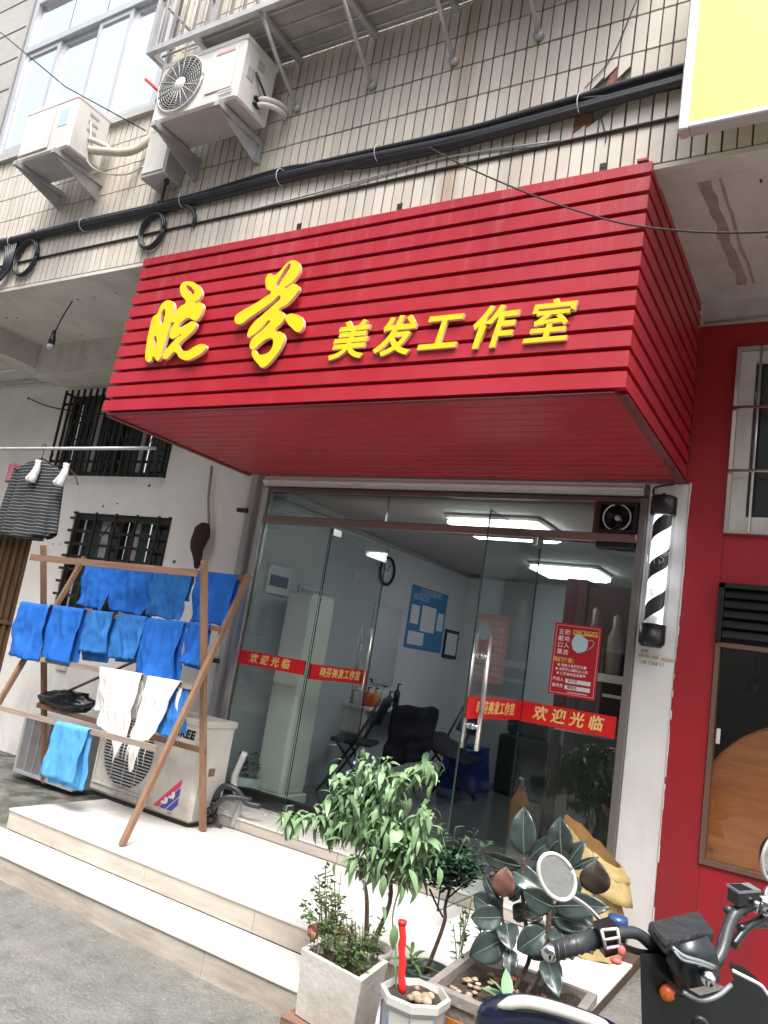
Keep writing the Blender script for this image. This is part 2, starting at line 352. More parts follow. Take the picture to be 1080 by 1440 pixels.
def grime(m, z0, z1, col, amt, sc=(3,3,1.2), thr=(.38,.62)):
    '''dirt that gathers from height z0 (most) to z1 (least) in noisy patches'''
    n = m.node_tree.nodes; l = m.node_tree.links; b = n['Principled BSDF']; bc_ = b.inputs['Base Color']
    g = n.new('ShaderNodeNewGeometry'); sx = n.new('ShaderNodeSeparateXYZ'); l.new(g.outputs['Position'], sx.inputs[0])
    mp = n.new('ShaderNodeMapping'); mp.inputs['Scale'].default_value = sc; l.new(g.outputs['Position'], mp.inputs[0])
    t = n.new('ShaderNodeTexNoise'); t.inputs['Scale'].default_value = 1.6; t.inputs['Detail'].default_value = 9; t.inputs['Roughness'].default_value = .7; l.new(mp.outputs[0], t.inputs['Vector'])
    r = n.new('ShaderNodeMapRange'); r.inputs['From Min'].default_value = thr[0]; r.inputs['From Max'].default_value = thr[1]; l.new(t.outputs['Fac'], r.inputs['Value'])
    h = n.new('ShaderNodeMapRange'); h.inputs['From Min'].default_value = z0; h.inputs['From Max'].default_value = z1; h.inputs['To Min'].default_value = amt; h.inputs['To Max'].default_value = amt*.12; l.new(sx.outputs['Z'], h.inputs['Value'])
    mu = n.new('ShaderNodeMath'); mu.operation = 'MULTIPLY'; l.new(r.outputs[0], mu.inputs[0]); l.new(h.outputs[0], mu.inputs[1])
    mx = n.new('ShaderNodeMix'); mx.data_type = 'RGBA'; l.new(mu.outputs[0], mx.inputs[0]); mx.inputs[7].default_value = (*col, 1)
    if bc_.links: l.new(bc_.links[0].from_socket, mx.inputs[6])
    else: mx.inputs[6].default_value = bc_.default_value
    l.new(mx.outputs[2], bc_)
grime(m_pillar, .2, 1.2, (.40,.36,.31), .5, thr=(.45,.7)); grime(m_wwall, .1, 1.5, (.34,.31,.27), .55, thr=(.46,.68)); grime(m_redwall, .1, 1.3, (.10,.03,.03), .6)
grime(m_riser, .0, .3, (.20,.15,.11), .6, (2,2,14)); grime(m_steptile, .1, .3, (.40,.35,.30), .22, (1.5,5,1), (.5,.75))
grime(m_red, 4.0, 3.3, (.46,.20,.20), .40, (7,7,.7), (.5,.72)); grime(m_soffit, 3.9, 4.0, (.33,.27,.21), .6, (2,2,1), (.48,.66))
grime(m_white, 4.4, 5.2, (.34,.30,.25), .4, (6,6,2)); grime(m_acbeige, .28, .6, (.20,.15,.10), .7, (4,4,3)); grime(m_foam, .2, .42, (.34,.28,.22), .6, (8,8,5))
grime(m_planter, .14, .45, (.14,.12,.10), .5, (8,8,5))

# ------------------------------------------------------------------ ground
def ss(a, b, x):
    t = max(0, min(1, (x-a)/(b-a))); return t*t*(3-2*t)
def gz(x, y):
    out = max(1-ss(-1.95, -1.75, x), ss(1.62, 1.69, x))
    far = max(0, 1-abs(x)/12)
    return (0.236 if x > 0 else 0.215)*out*(ss(-2.5, -1.65, y) if x > 0 else ss(-1.75, -0.75, y))*far + 0.012*(noise.noise(Vector((x*.9, y*.9, 0))))
xs = sorted(set([-60,-40,-25,-15,-10,-7,-6] + [-5+i*.1 for i in range(101)] + [1.62,1.64,1.66,1.68,1.69] + [6,8,12,20,40,60]))
ys = sorted(set([-60,-40,-25,-15,-10,-8] + [-6+i*.1 for i in range(81)] + [3,5,10,20,40]))
g = MB(); g.add([(x, y, gz(x, y)) for y in ys for x in xs], [(j*len(xs)+i, j*len(xs)+i+1, (j+1)*len(xs)+i+1, (j+1)*len(xs)+i) for j in range(len(ys)-1) for i in range(len(xs)-1)], 0, True)
m_ground = M('worn_concrete_ground', (0.20, 0.195, 0.178), 0.9, 0, 0, 5.5, col2=(0.115, 0.114, 0.10), bump=.9, bscale=55)
def ground_detail(m):
    n = m.node_tree.nodes; l = m.node_tree.links; b = n['Principled BSDF']; src = b.inputs['Base Color'].links[0].from_socket
    co = n.new('ShaderNodeTexCoord')
    t = n.new('ShaderNodeTexNoise'); t.inputs['Scale'].default_value = 45; t.inputs['Detail'].default_value = 3; l.new(co.outputs['Object'], t.inputs['Vector'])
    r = n.new('ShaderNodeMapRange'); r.inputs['From Min'].default_value = .60; r.inputs['From Max'].default_value = .72; r.inputs['To Max'].default_value = .28; l.new(t.outputs['Fac'], r.inputs['Value'])
    mx = n.new('ShaderNodeMix'); mx.data_type = 'RGBA'; l.new(r.outputs[0], mx.inputs[0]); l.new(src, mx.inputs[6]); mx.inputs[7].default_value = (.42,.41,.38,1)
    # moss where the concrete apron meets the steps on the left
    g_ = n.new('ShaderNodeNewGeometry'); sp = n.new('ShaderNodeSeparateXYZ'); l.new(g_.outputs['Position'], sp.inputs[0])
    ax = n.new('ShaderNodeMapRange'); ax.inputs['From Min'].default_value = -1.75; ax.inputs['From Max'].default_value = -2.0; l.new(sp.outputs['X'], ax.inputs['Value'])
    ay = n.new('ShaderNodeMapRange'); ay.inputs['From Min'].default_value = -1.9; ay.inputs['From Max'].default_value = -.7; l.new(sp.outputs['Y'], ay.inputs['Value'])
    t2 = n.new('ShaderNodeTexNoise'); t2.inputs['Scale'].default_value = 4.5; t2.inputs['Detail'].default_value = 8; l.new(co.outputs['Object'], t2.inputs['Vector'])
    r2 = n.new('ShaderNodeMapRange'); r2.inputs['From Min'].default_value = .42; r2.inputs['From Max'].default_value = .56; l.new(t2.outputs['Fac'], r2.inputs['Value'])
    p = n.new('ShaderNodeMath'); p.operation = 'MULTIPLY'; l.new(ax.outputs[0], p.inputs[0]); l.new(ay.outputs[0], p.inputs[1])
    q = n.new('ShaderNodeMath'); q.operation = 'MULTIPLY'; l.new(p.outputs[0], q.inputs[0]); l.new(r2.outputs[0], q.inputs[1])
    m2 = n.new('ShaderNodeMix'); m2.data_type = 'RGBA'; l.new(q.outputs[0], m2.inputs[0]); l.new(mx.outputs[2], m2.inputs[6]); m2.inputs[7].default_value = (.045,.055,.03,1)
    l.new(m2.outputs[2], b.inputs['Base Color'])
ground_detail(m_ground)
struct('ground', g, m_ground)
g = MB()
for i in range(420):
    x = random.uniform(-2.2, 1.3); y = -1.70-abs(random.gauss(0, .35)) if i % 3 else random.uniform(-2.9, -1.7); r = random.uniform(.0015, .005); z = gz(x, y)
    if i % 9 == 0: x = random.uniform(-3.2, -1.95); y = random.uniform(-1.6, -.7); z = gz(x, y)
    g.ball((x, y, z+r*.3), r, 5, 3, 0, (1, random.uniform(.5,1), .5))
for i in range(26):
    x = random.uniform(-1.9, 1.2); y = random.uniform(-2.6, -1.7); a = random.uniform(0, 3.1); L_ = random.uniform(.008, .022); g.add([(x, y, .018), (x+L_*math.cos(a), y+L_*math.sin(a), .020), (x+L_*math.cos(a)-.006*math.sin(a), y+L_*math.sin(a)+.006*math.cos(a), .022)], [(0,1,2)])
o = mesh_obj('grit', g, M('grit', (.34,.32,.28), .9, 0, .5, 30, island=.5)); o['kind'] = 'stuff'

# ------------------------------------------------------------------ steps
SX0, SX1 = -1.90, 1.69
st = thing('tiled_steps', 'two broad cream tiled steps leading up to the glass shop door', 'steps', (0, -1.0, 0))
b = MB(); b.box(SX0+.012, SX1-.012, -1.353, .0, -.05, .238); b.box(-3.6, SX1-.012, -1.656, -1.353, -.05, .114); part('core', b, m_grout, st)
def slab(x0, x1, y0, y1, z0, z1, mat, bev=.0025):
    b = MB(); b.box(x0+.001, x1-.001, y0+.001, y1-.001, z0, z1, 0, bev); return part('tile', b, mat, st)
# landing treads
cuts = [SX0, -1.449, -.66, .145, .93, SX1]
for i in range(5):
    slab(cuts[i], cuts[i+1], -1.375, -.62, .24, .254, m_steptile); slab(cuts[i], cuts[i+1], -.62, -.345, .24, .254, m_steptile)
c2 = [-1.449, -.66, .113, .89, SX1]
c2 = [SX0] + c2
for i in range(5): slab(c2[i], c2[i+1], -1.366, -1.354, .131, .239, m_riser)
c3 = [-3.6, -2.9, -2.15, -1.42, -.672, .097, .85, SX1]
for i in range(7):
    slab(c3[i]+.2, min(c3[i+1]+.2, SX1), -1.678, -1.367, .116, .130, m_steptile)
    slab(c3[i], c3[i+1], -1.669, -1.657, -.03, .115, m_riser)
# threshold
for i, (a, c) in enumerate(((-1.55, -.9), (-.9, -.1), (-.1, .7), (.7, 1.5))):
    slab(a, c, -.344, -.332, .255, .318, m_riser); slab(a, c, -.352, -.0, .319, .332, m_steptile)
b = MB(); b.box(-1.54, 1.49, -.331, -.002, .2, .318); part('threshold_core', b, m_grout, st)

# ------------------------------------------------------------------ tiled upper wall
WY = -1.39
P0 = 0.064; R0 = 0.2155
tw = thing('tiled_wall', 'upper storey wall clad in narrow upright cream tiles above the red sign', 'wall', (0, WY, 4))
b = MB()
wx0, wx1, wz0, wz1 = -4.12, -2.06, 5.26, 6.95
for x0, x1, z0, z1 in ((-4.7, wx0, 3.96, 8.2), (wx0, wx1, 3.96, wz0), (wx0, wx1, wz1, 8.2), (wx1, 3.4, 3.96, 8.2)): b.box(x0, x1, WY, WY+.16, z0, z1)
part('mortar_bed', b, m_mortar, tw)
damage = {}
def tile_shape():
    b = MB(); w, h = .056, R0-.0095; b.box(-w/2, w/2, -.012, .0, -h/2, h/2, 0, .0015); return b
tiles = []
# tile joints run at x = -0.466 + k * pitch ; rows from z = 3.952
for k in range(-64, 46):
    xc = -.4345 + k*P0 + random.uniform(-.0008, .0008)
    for r in range(19):
        zc = 3.9575 + R0*(r+.5)
        if xc > 3.3 or xc < -4.6: continue
        if wx0-.03 < xc < wx1+.03 and zc > wz0-.08 and zc < wz1+.1: continue
        if xc < wx0 and zc > 5.2: continue
        d = (Vector((xc, WY, zc)) - CP).length
        tiles.append((d, xc, zc))
def broken(x, z): return 1.27 < x < 1.53 and 4.18 < z < 4.59
vis = []
for d, x, z in tiles:
    v = Vector((x, WY, z)) - CP; dz = v.dot(CF); px = 540 + 1086*v.dot(CR)/dz; py = 720 - 1086*v.dot(CU)/dz
    vis.append((0 if (-5 < px < 1085 and -10 < py) else 1, d, x, z))
vis.sort(); proto = None; stuffb = MB(); cnt = 0
for nv, d, x, z in vis:
    if broken(x, z): continue
    jx, jz = random.uniform(-.001, .001), random.uniform(-.001, .001)
    if cnt < 299 and nv == 0:
        if proto is None:
            b = tile_shape(); proto = mesh_obj('tile', b, m_tile, tw, local=True)
            o = proto
        else:
            o = proto.copy(); COL.objects.link(o); o.parent = tw
        o.location = Vector((x+jx, WY-.0005+random.uniform(-.0012, .0), z+jz)) - tw.location
        cnt += 1
    else:
        w, h = .056, R0-.0095; dy = random.uniform(0, .0015)
        stuffb.box(x+jx-w/2, x+jx+w/2, WY-.0125-dy, WY-.0005, z-h/2, z+h/2)
o = part('tile_field', stuffb, m_tile, tw); o['kind'] = 'stuff'
bk = sorted(set(round(x, 4) for nv, d, x, z in vis if broken(x, z)))
for k, x in enumerate(bk):
    lo = (4.21, 4.225, 4.26, 4.29)[min(k, 3)]; hi = (4.40, 4.475, 4.52, 4.50)[min(k, 3)]; w = .028
    for a, c, d, e in ((3.9575+R0+.005, 3.9575+R0+.005, lo+.01, lo+.045), (hi-.02, hi+.035, 3.9575+3*R0-.005, 3.9575+3*R0-.005)):
        b = MB(); b.prism([(-w, a), (w, c), (w, e), (-w, d)], (x, WY-.001, 0), (1,0,0), (0,0,1), (0,-.012,0)); part('tile', b, m_tile, tw)
b = MB(); b.prism([(1.25,4.20),(1.36,4.24),(1.34,4.36),(1.27,4.40),(1.245,4.3)], (0, WY-.001, 0), (1,0,0), (0,0,1), (0,-.005,0)); b.prism([(1.38,4.42),(1.44,4.40),(1.50,4.55),(1.44,4.56)], (0, WY-.001, 0), (1,0,0), (0,0,1), (0,-.005,0)); o = part('brick', b, m_brick, tw); o['kind'] = 'stuff'
b = MB(); b.prism([(1.365,4.23),(1.54,4.30),(1.53,4.53),(1.45,4.38),(1.36,4.41),(1.345,4.37)], (0, WY-.001, 0), (1,0,0), (0,0,1), (0,-.004,0)); part('cement_patch', b, m_cement, tw)
# grey plaster of neighbour at far upper left
b = MB(); b.box(-9, wx0-.02, WY-.03, WY-.013, 5.2, 8.2); b.box(-9, -4.7, WY-.03, WY+.1, 3.9, 5.2)
ob = mesh_obj('plaster_wall', b, m_plaster); tag(ob, 'bare grey plaster wall left of the upper aluminium window', 'wall')
b = MB()
for i in range(7):
    z = 5.35+i*.33; b.box(-8.9, wx0-.05, WY-.033, WY-.0305, z, z+.012)
part('joint_line', b, m_mortar, ob)
# soffit and beams
b = MB(); b.box(-9, 3.4, WY+.12, -.001, 3.95, 3.99); b.box(-9, 3.4, WY-.012, WY+.14, 3.93, 3.955)
b.box(-4.29, 1.66, -.45, -.002, 3.80, 3.949); b.box(-4.29, -1.75, -.44, -.003, 3.66, 3.80)
b.box(-4.60, -4.295, WY+.14, -.001, 3.72, 3.949)
pass
m_s = m_soffit
struct('ceiling', b, m_soffit)
b = MB()
for a in range(26):
    x = random.uniform(2.06, 2.4) if a < 12 else random.uniform(-4, -2); y = random.uniform(-1.2, -.5)
    b.box(x, x+random.uniform(.004,.012), y, y+random.uniform(.01,.03), 3.921 if 1.83 < x < 2.04 else 3.945, 3.9245 if 1.83 < x < 2.04 else 3.9485)
part('nail_hole', b, m_mortar, bpy.data.objects['ceiling'])
# stained plaster streaks on the soffit right of the sign box
b = MB()
for (xa, xb, w0, ph) in ((1.86, 1.93, .040, 0), (1.93, 1.985, .010, 2)):
    N = 22
    for i in range(N):
        y0 = WY+.15+(1.05)*i/N; y1 = WY+.15+1.05*(i+1)/N; f = lambda y, k: xa+(xb-xa)*(y-WY)/1.2+k*w0*(.55+.9*abs(noise.noise(Vector((y*6, ph, k)))))+.02*noise.noise(Vector((y*4, ph, 0)))
        b.add([(f(y0,-1), y0, 3.9478), (f(y0,1), y0, 3.9478), (f(y1,1), y1, 3.9478), (f(y1,-1), y1, 3.9478)], [(0,3,2,1)])
o = part('damp_stain', b, M('damp_stain', (0.40, 0.33, 0.27), .9, 0, .3, 14), bpy.data.objects['ceiling']); o['kind'] = 'stuff'

# ------------------------------------------------------------------ ground floor walls
b = MB()   # white wall of the neighbour on the left, with two window openings
z0w, z1w = -.05, 3.70
for x0, x1, z0, z1 in ((-4.36, -4.26, z0w, z1w), (-4.26, -3.80, z0w, 2.77), (-4.26, -2.69, 3.60, z1w), (-3.80, -2.50, 2.41, 2.77), (-3.80, -2.50, z0w, 1.45), (-2.69, -2.50, 2.77, z1w), (-2.50, -1.66, z0w, z1w)):
    b.box(x0, x1, 0, .24, z0, z1)
b.box(-9, -4.361, 0, .24, 2.2, 3.949)
b.box(-4.36, -1.67, .0, .2, 3.701, 3.949)
lw = mesh_obj('white_wall', b, m_wwall); tag(lw, 'stained white ground floor wall with two barred windows behind the towel rack', 'wall')
b = MB()
for (px, py, r) in ((145,712,.014),(165,708,.012),(85,765,.01),(75,765,.01),(120,797,.015),(60,830,.012),(90,835,.012),(245,790,.02),(40,560,.02),(210,683,.018),(178,668,.012),(75,640,.01),(90,600,.01)):
    c = at(px, py, 'y', 0); b.ball((c.x, -.001, c.z), r, 7, 4, 0, (1,.25,.8))
part('chipped_spot', b, m_mortar, lw)
b = MB(); c = at(29, 1000, 'y', 0)
b.box(-3.56, -3.42, -.02, -.001, .96, 1.06, 0, .004); part('wall_socket', b, m_white, lw)
b = MB()
b.tube(bez([at(40,560,'y',-.03), at(70,572,'y',-.05), at(120,580,'y',-.08), at(170,585,'y',-.1)], 5), .008, 6); part('cable_stub', b, m_cable, lw)
b = MB(); b.box(-9, -4.37, .26, .30, 0, 2.2)
for i in range(40): b.box(-9+i*.115, -9+i*.115+.05, .235, .262, 0, 2.19)
for z in (.6, 1.25): b.box(-9, -4.38, .222, .234, z, z+.04)
ob = mesh_obj('sheet_gate', b, m_rust); tag(ob, 'rusty brown corrugated sheet gate beyond the striped shirt', 'gate')

def barred_window(x0, x1, z0, z1, label, horiz, proj=.10):
    t = thing('barred_window', label, 'window', (x0, 0, z0), group='barred windows in the white wall')
    b = MB()
    for q in ((x0, x0+.05, z0, z1), (x1-.05, x1, z0, z1)): b.box(q[0], q[1], .02, .09, q[2], q[3])
    b.box(x0+.05, x1-.05, .02, .09, z1-.05, z1); b.box(x0+.05, x1-.05, .02, .09, z0, z0+.05); b.box((x0+x1)/2-.02, (x0+x1)/2+.02, .03, .09, z0+.05, z1-.05)
    part('frame', b, m_iron, t)
    n = 4; w = (x1-x0-.1)/n
    for i in range(n):
        b = MB(); b.box(x0+.05+w*i+.015, x0+.05+w*(i+1)-.015, .10, .115, z0+.05, z1-.05); part('pane', b, m_dglass if i % 2 else m_green, t)
    b = MB(); b.box(x0+.3, x0+.42, .094, .099, z0+.05, z1-.05); b.box(x1-.55, x1-.47, .094, .099, z0+.05, z1-.05); part('curtain', b, m_acgrey, t)
    nb = 17 if not horiz else 5
    for i in range(nb):
        b = MB()
        if not horiz: x = x0+.03+(x1-x0-.06)*i/(nb-1); b.box(x-.010, x+.010, -proj, -proj+.018, z0-.02, z1+.02)
        else: x = x0+.1+(x1-x0-.2)*i/(nb-1); b.box(x-.009, x+.009, -proj, -proj+.016, z0, z1)
        part('bar', b, m_iron, t)
    for z in ((z0+.12, z1-.12) if not horiz else [z0+.06+i*(z1-z0-.12)/7 for i in range(8)]):
        b = MB(); b.box(x0-.01, x1+.01, -proj+.02, -proj+.035, z-.012, z+.012); part('rail', b, m_iron, t)
    b = MB()
    for x in (x0, x1-.02):
        for z in (z0-.005, z1-.015): b.box(x, x+.02, -proj+.037, .02, z, z+.02)
    part('standoff', b, m_iron, t)
    b = MB()
    if not horiz:
        cx = x0+.42; cz = (z0+z1)/2
        for r in (.16, .10): b.tube(arc((cx, -proj-.008, cz), r, 0, 360, 24), .006, 6)
        cx = x1-.42
        for r in (.14, .08): b.tube(arc((cx, -proj-.008, cz), r, 0, 360, 24), .006, 6)
    else:
        cx = (x0+x1)/2; cz = (z0+z1)/2+.1
        for sgn in (-1, 1): b.tube([(cx, -proj-.008, z1-.05), (cx+.13*sgn, -proj-.008, cz+.15), (cx+.13*sgn, -proj-.008, cz-.15), (cx, -proj-.008, z0+.2)], .007, 6)
    part('ornament', b, m_iron, t)
    return t
barred_window(-4.26, -2.69, 2.77, 3.60, 'upper barred window partly hidden behind the red canopy corner', False, .11)
barred_window(-3.80, -2.50, 1.45, 2.41, 'lower dark green window behind the top row of blue towels', True, .06)

# dark gap column between neighbour and shop
b = MB(); b.box(-1.655, -1.60, -.03, .2, .1, 3.75); b.box(-1.60, -1.545, .03, .2, .1, 3.6)
ob = mesh_obj('drain_pipe', b, m_acgrey); tag(ob, 'dark grey drain duct between white wall and glass shopfront', 'pipe')
b = MB(); b.tube([(-1.63, -.035, 2.5), (-1.72, -.06, 2.5)], .018, 8); b.tube([(-1.63, -.035, 1.3), (-1.70, -.06, 1.3)], .018, 8); part('bracket', b, m_iron, ob)

# lintel above shop
b = MB(); b.box(-1.545, 1.44, .0, .2, 2.72, 2.80); b.box(-1.545, 1.44, -.025, .0, 2.745, 2.765); b.box(-1.66, 1.676, .04, .24, 2.801, 3.949)
ob = mesh_obj('lintel', b, m_pillar); tag(ob, 'cream lintel strip between red canopy underside and shopfront', 'lintel')
# pillar
b = MB(); b.box(1.475, 1.70, -.002, .24, -.05, 2.80, 0, .004)
pil = mesh_obj('white_pillar', b, m_pillar); tag(pil, 'white painted pillar carrying the lit barber pole', 'pillar')
b = MB(); m_ink = M('ink', (.12,.10,.09), .8); m_tape = M('old_tape', (.50,.40,.25), .6)
add_text(b, glyphs('139 7704 11', .028), (1.575, -.0032, 1.735), (1,0,0), (0,0,1), (0,-.1,0)); add_text(b, glyphs('出租', .022), (1.53, -.0032, 1.80), (1,0,0), (0,0,1), (0,-.1,0))
part('scrawled_number', b, m_ink, pil)
b = MB(); b.box(1.50, 1.56, -.005, -.0025, 1.765, 1.782); b.box(1.575, 1.61, -.005, -.0025, 1.762, 1.779); b.box(1.625, 1.695, -.005, -.0025, 1.757, 1.774); part('tape_strip', b, m_tape, pil)

# red neighbouring shopfront on the right
b = MB()
X0, X1, X2 = 1.70, 1.90, 3.6
b.box(X0+.003, X1, -.006, .2, -.05, 3.795); b.box(1.680, 1.7028, -.005, .2, 2.802, 3.795)
for z0, z1 in ((-.05, .735), (2.23, 2.52), (3.62, 3.795)): b.box(X1, X2, -.006, .2, z0, z1)
b.box(2.95, X2, -.006, .2, .735, 2.23); b.box(3.0, X2, -.006, .2, 2.52, 3.62)
rw = mesh_obj('red_wall', b, m_redwall); tag(rw, 'bright red panelled wall of the shop on the right', 'wall')
b = MB(); b.box(1.679, 3.6, -.003, .2, 3.796, 3.949); part('upper_band', b, m_soffit, rw)
b = MB(); b.box(1.902, 1.905, -.0075, -.0061, 2.24, 2.51); b.box(1.91, 1.913, -.0075, -.0061, -.03, .72); part('panel_joint', b, M('joint_red', (.15,.005,.01), .6), rw)
b = MB(); b.tube([(1.70, -.02, 3.81), (2.3, -.03, 3.82), (3.4, -.03, 3.85)], .008, 8); part('top_trim', b, m_acgrey, rw)
# grille window
t = thing('grille_window', 'white framed window with steel bars high on the red wall', 'window', (1.92, 0, 2.54))
x0, x1, z0, z1 = 1.905, 2.99, 2.525, 3.615
b = MB(); b.box(x0, x0+.10, .0, .05, z0, z1); b.box(x1-.1, x1, .0, .05, z0, z1); b.box(x0+.1, x1-.1, .0, .05, z0, z0+.09); b.box(x0+.1, x1-.1, .0, .05, z1-.07, z1); b.box(2.42, 2.50, .0, .05, z0+.09, z1-.07); part('frame', b, m_white, t)
for a, c in ((x0+.1, 2.42), (2.50, x1-.1)): b = MB(); b.box(a, c, .03, .036, z0+.09, z1-.07); part('pane', b, m_dglass, t)
b = MB(); b.box(x0, x0+.02, -.04, -.006, z0, z1); b.box(x0, x1, -.04, -.006, z0-.015, z0); b.box(x0, x1, -.04, -.006, z1, z1+.015); part('outer_frame', b, m_steel, t)
for i in range(7):
    b = MB(); x = x0+.13+i*.135; b.tube([(x, -.045, z0-.01), (x, -.045, z1+.01)], .0075, 8); part('bar', b, m_steel, t)
for z in (2.87, 3.25): b = MB(); b.tube([(x0, -.055, z), (x1, -.055, z)], .0085, 8); part('rail', b, m_steel, t)
# black louvre box
t = thing('louvre_box', 'black louvred vent box above the right hand shop window', 'vent', (1.905, 0, 1.89))
b = MB(); b.box(1.905, 2.945, .0, .03, 1.905, 2.225); b.box(1.905, 1.935, -.05, .0, 1.905, 2.225); b.box(1.905, 2.945, -.05, -.0, 2.20, 2.228); part('frame', b, m_black, t)
for i in range(5):
    b = MB(); z = 1.93+i*.055; b.add([(1.937,-.045,z),(2.94,-.045,z),(2.94,-.015,z+.05),(1.937,-.015,z+.05),(1.937,-.040,z-.004),(2.94,-.040,z-.004),(2.94,-.008,z+.046),(1.937,-.008,z+.046)], [(0,1,2,3),(4,7,6,5),(0,4,5,1),(3,2,6,7),(0,3,7,4),(1,5,6,2)]); part('slat', b, m_black, t)
# shop window with table top
t = thing('shop_window', 'brown framed shop window showing a round wooden table top', 'window', (1.9, 0, .74))
b = MB(); b.box(1.905, 1.93, -.02, .06, .74, 1.90); b.box(1.93, 2.945, -.02, .06, .74, .765); b.box(1.93, 2.945, -.02, .06, 1.875, 1.90); part('frame', b, M('bronze_frame', (.22,.13,.10), .4, .5), t)
b = MB(); b.box(1.93, 2.945, .02, .028, .765, 1.875); part('pane', b, m_glass2, t)
b = MB(); b.box(1.945, 1.965, -.028, -.02, 1.36, 1.44, 0, .002); part('latch', b, m_white, t)
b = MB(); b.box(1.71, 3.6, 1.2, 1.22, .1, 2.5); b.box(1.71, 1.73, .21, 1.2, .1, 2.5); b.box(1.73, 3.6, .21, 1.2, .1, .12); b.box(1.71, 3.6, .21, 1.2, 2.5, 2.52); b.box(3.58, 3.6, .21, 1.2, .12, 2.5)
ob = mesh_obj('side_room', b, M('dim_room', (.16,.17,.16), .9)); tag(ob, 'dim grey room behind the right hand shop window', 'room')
b = MB(); b.lathe([(.001,-.02),(.60,-.02),(.615,-.01),(.615,.01),(.60,.02),(.001,.02)], (0,0,0), 48, 0, 'y')
ob = mesh_obj('round_table_top', b, m_disc, local=True); ob.location = (2.42, .34, .93); ob.rotation_euler = (math.radians(-8), 0, math.radians(4)); tag(ob, 'round varnished wooden table top leaning inside the right window', 'table top')
ob.data.polygons.foreach_set('use_smooth', [False]*len(ob.data.polygons))
b = MB()
for x in (2.06, 2.3, 2.42): b.tube([(x, .5, 2.4), (x, .5, 1.72)], .006, 6); b.ball((x, .5, 1.70), .045, 8, 6)
ob = mesh_obj('hanging_hooks', b, m_black); tag(ob, 'black things hanging behind the right shop window', 'hooks')

# ------------------------------------------------------------------ red slatted canopy
SA, SB = -1.738, 1.678; Z1, Z2 = 2.807, 3.963
t = thing('red_canopy_sign', 'red slatted metal box sign over the door with yellow Chinese letters', 'sign', (0, -1.45, Z1))
def fy(z): return -1.43 - .06*(Z2-z)/(Z2-Z1)
zs = [Z1 + i*.0979 for i in range(12)] + [Z2]
prof = [(0, .017), (0, None), (.007, 0), (.03, 0), (.03, .0005), (.026, .0005), (.026, .017)]
def slat_profile(h): return [(0, .019), (.0, h-.009), (.009, h-.0005), (.040, h-.0005), (.040, .0005), (.036, .0005), (.036, .019)]
for i in range(12):
    h = zs[i+1]-zs[i]; y = fy(zs[i]); pr = slat_profile(h); n = len(pr)
    b = MB(); N = 24; vs = []
    for k in range(N+1):
        for d, q in pr:
            xx = SA + d + (SB - SA - 2*d)*k/N
            wob = .0016*noise.noise(Vector((xx*1.3, i*3.1, 0))) if d < .02 else 0
            vs.append((xx, y + d + wob, zs[i]+q))
    fs = [(k*n+j, (k+1)*n+j, (k+1)*n+(j+1) % n, k*n+(j+1) % n) for k in range(N) for j in range(n)]
    fs += [tuple(range(n)), tuple(reversed(range(N*n, N*n+n)))]
    b.add(vs, fs)
    for q in range(N): b.mi[q*n+1] = 1
    part('slat', b, [m_red, m_rededge], t)
    for sx, sg in ((SB, -1), (SA, 1)):
        b = MB(); vs = []
        for e in (0, 1):
            for d, q in pr: vs.append((sx + sg*d, (y + d) if e == 0 else -.002, zs[i]+q))
        fs = [(j, (j+1) % n, n+(j+1) % n, n+j) for j in range(n)] + [tuple(range(n)), tuple(reversed(range(n, 2*n)))]
        b.add(vs, fs); b.mi[1] = 1; part('side_slat', b, [m_red, m_rededge], t)
nb = 15
for i in range(nb):
    y0 = -1.455 + i*(1.452/nb); y1 = y0 + 1.452/nb
    b = MB(); b.add([(SA+.034,y0+.002,Z1+.026),(SB-.034,y0+.002,Z1+.026),(SB-.034,y0+.016,Z1+.003),(SA+.034,y0+.016,Z1+.003),(SA+.034,y1-.004,Z1+.003),(SB-.034,y1-.004,Z1+.003),(SB-.034,y1-.001,Z1+.026),(SA+.034,y1-.001,Z1+.026)],
        [(0,1,2,3),(3,2,5,4),(4,5,6,7),(0,7,6,1),(0,3,4,7),(1,6,5,2)]); part('underside_slat', b, m_red, t)
b = MB()
for sx, x_ in ((SB-.045, SB+.002), (SA-.002, SA+.045)): b.box(sx, x_, -1.45, -.004, Z1-.006, Z1+.0005)
b.box(SA+.046, SB-.046, -1.487, -1.455, Z1-.003, Z1+.0005)
part('edge_trim', b, m_redtrim, t)
b = MB(); b.box(SA+.04, SB-.04, -1.38, -.01, Z2-.02, Z2-.004); b.box(SA+.04, SB-.04, -1.385, -1.375, Z1+.02, Z2-.03); part('backing', b, m_redtrim, t)
b = MB(); b.box(SB-.07, SB-.02, -1.44, -1.40, Z2, Z2+.012); part('top_flap', b, m_red, t)
b = MB()
for x in (.28, -.43, 1.42): b = MB(); b.box(x, x+.035, -1.405, -1.39, Z2-.003, Z2+.055); b.box(x+.008, x+.027, -1.407, -1.4055, Z2+.03, Z2+.045); part('bracket', b, m_iron, t)
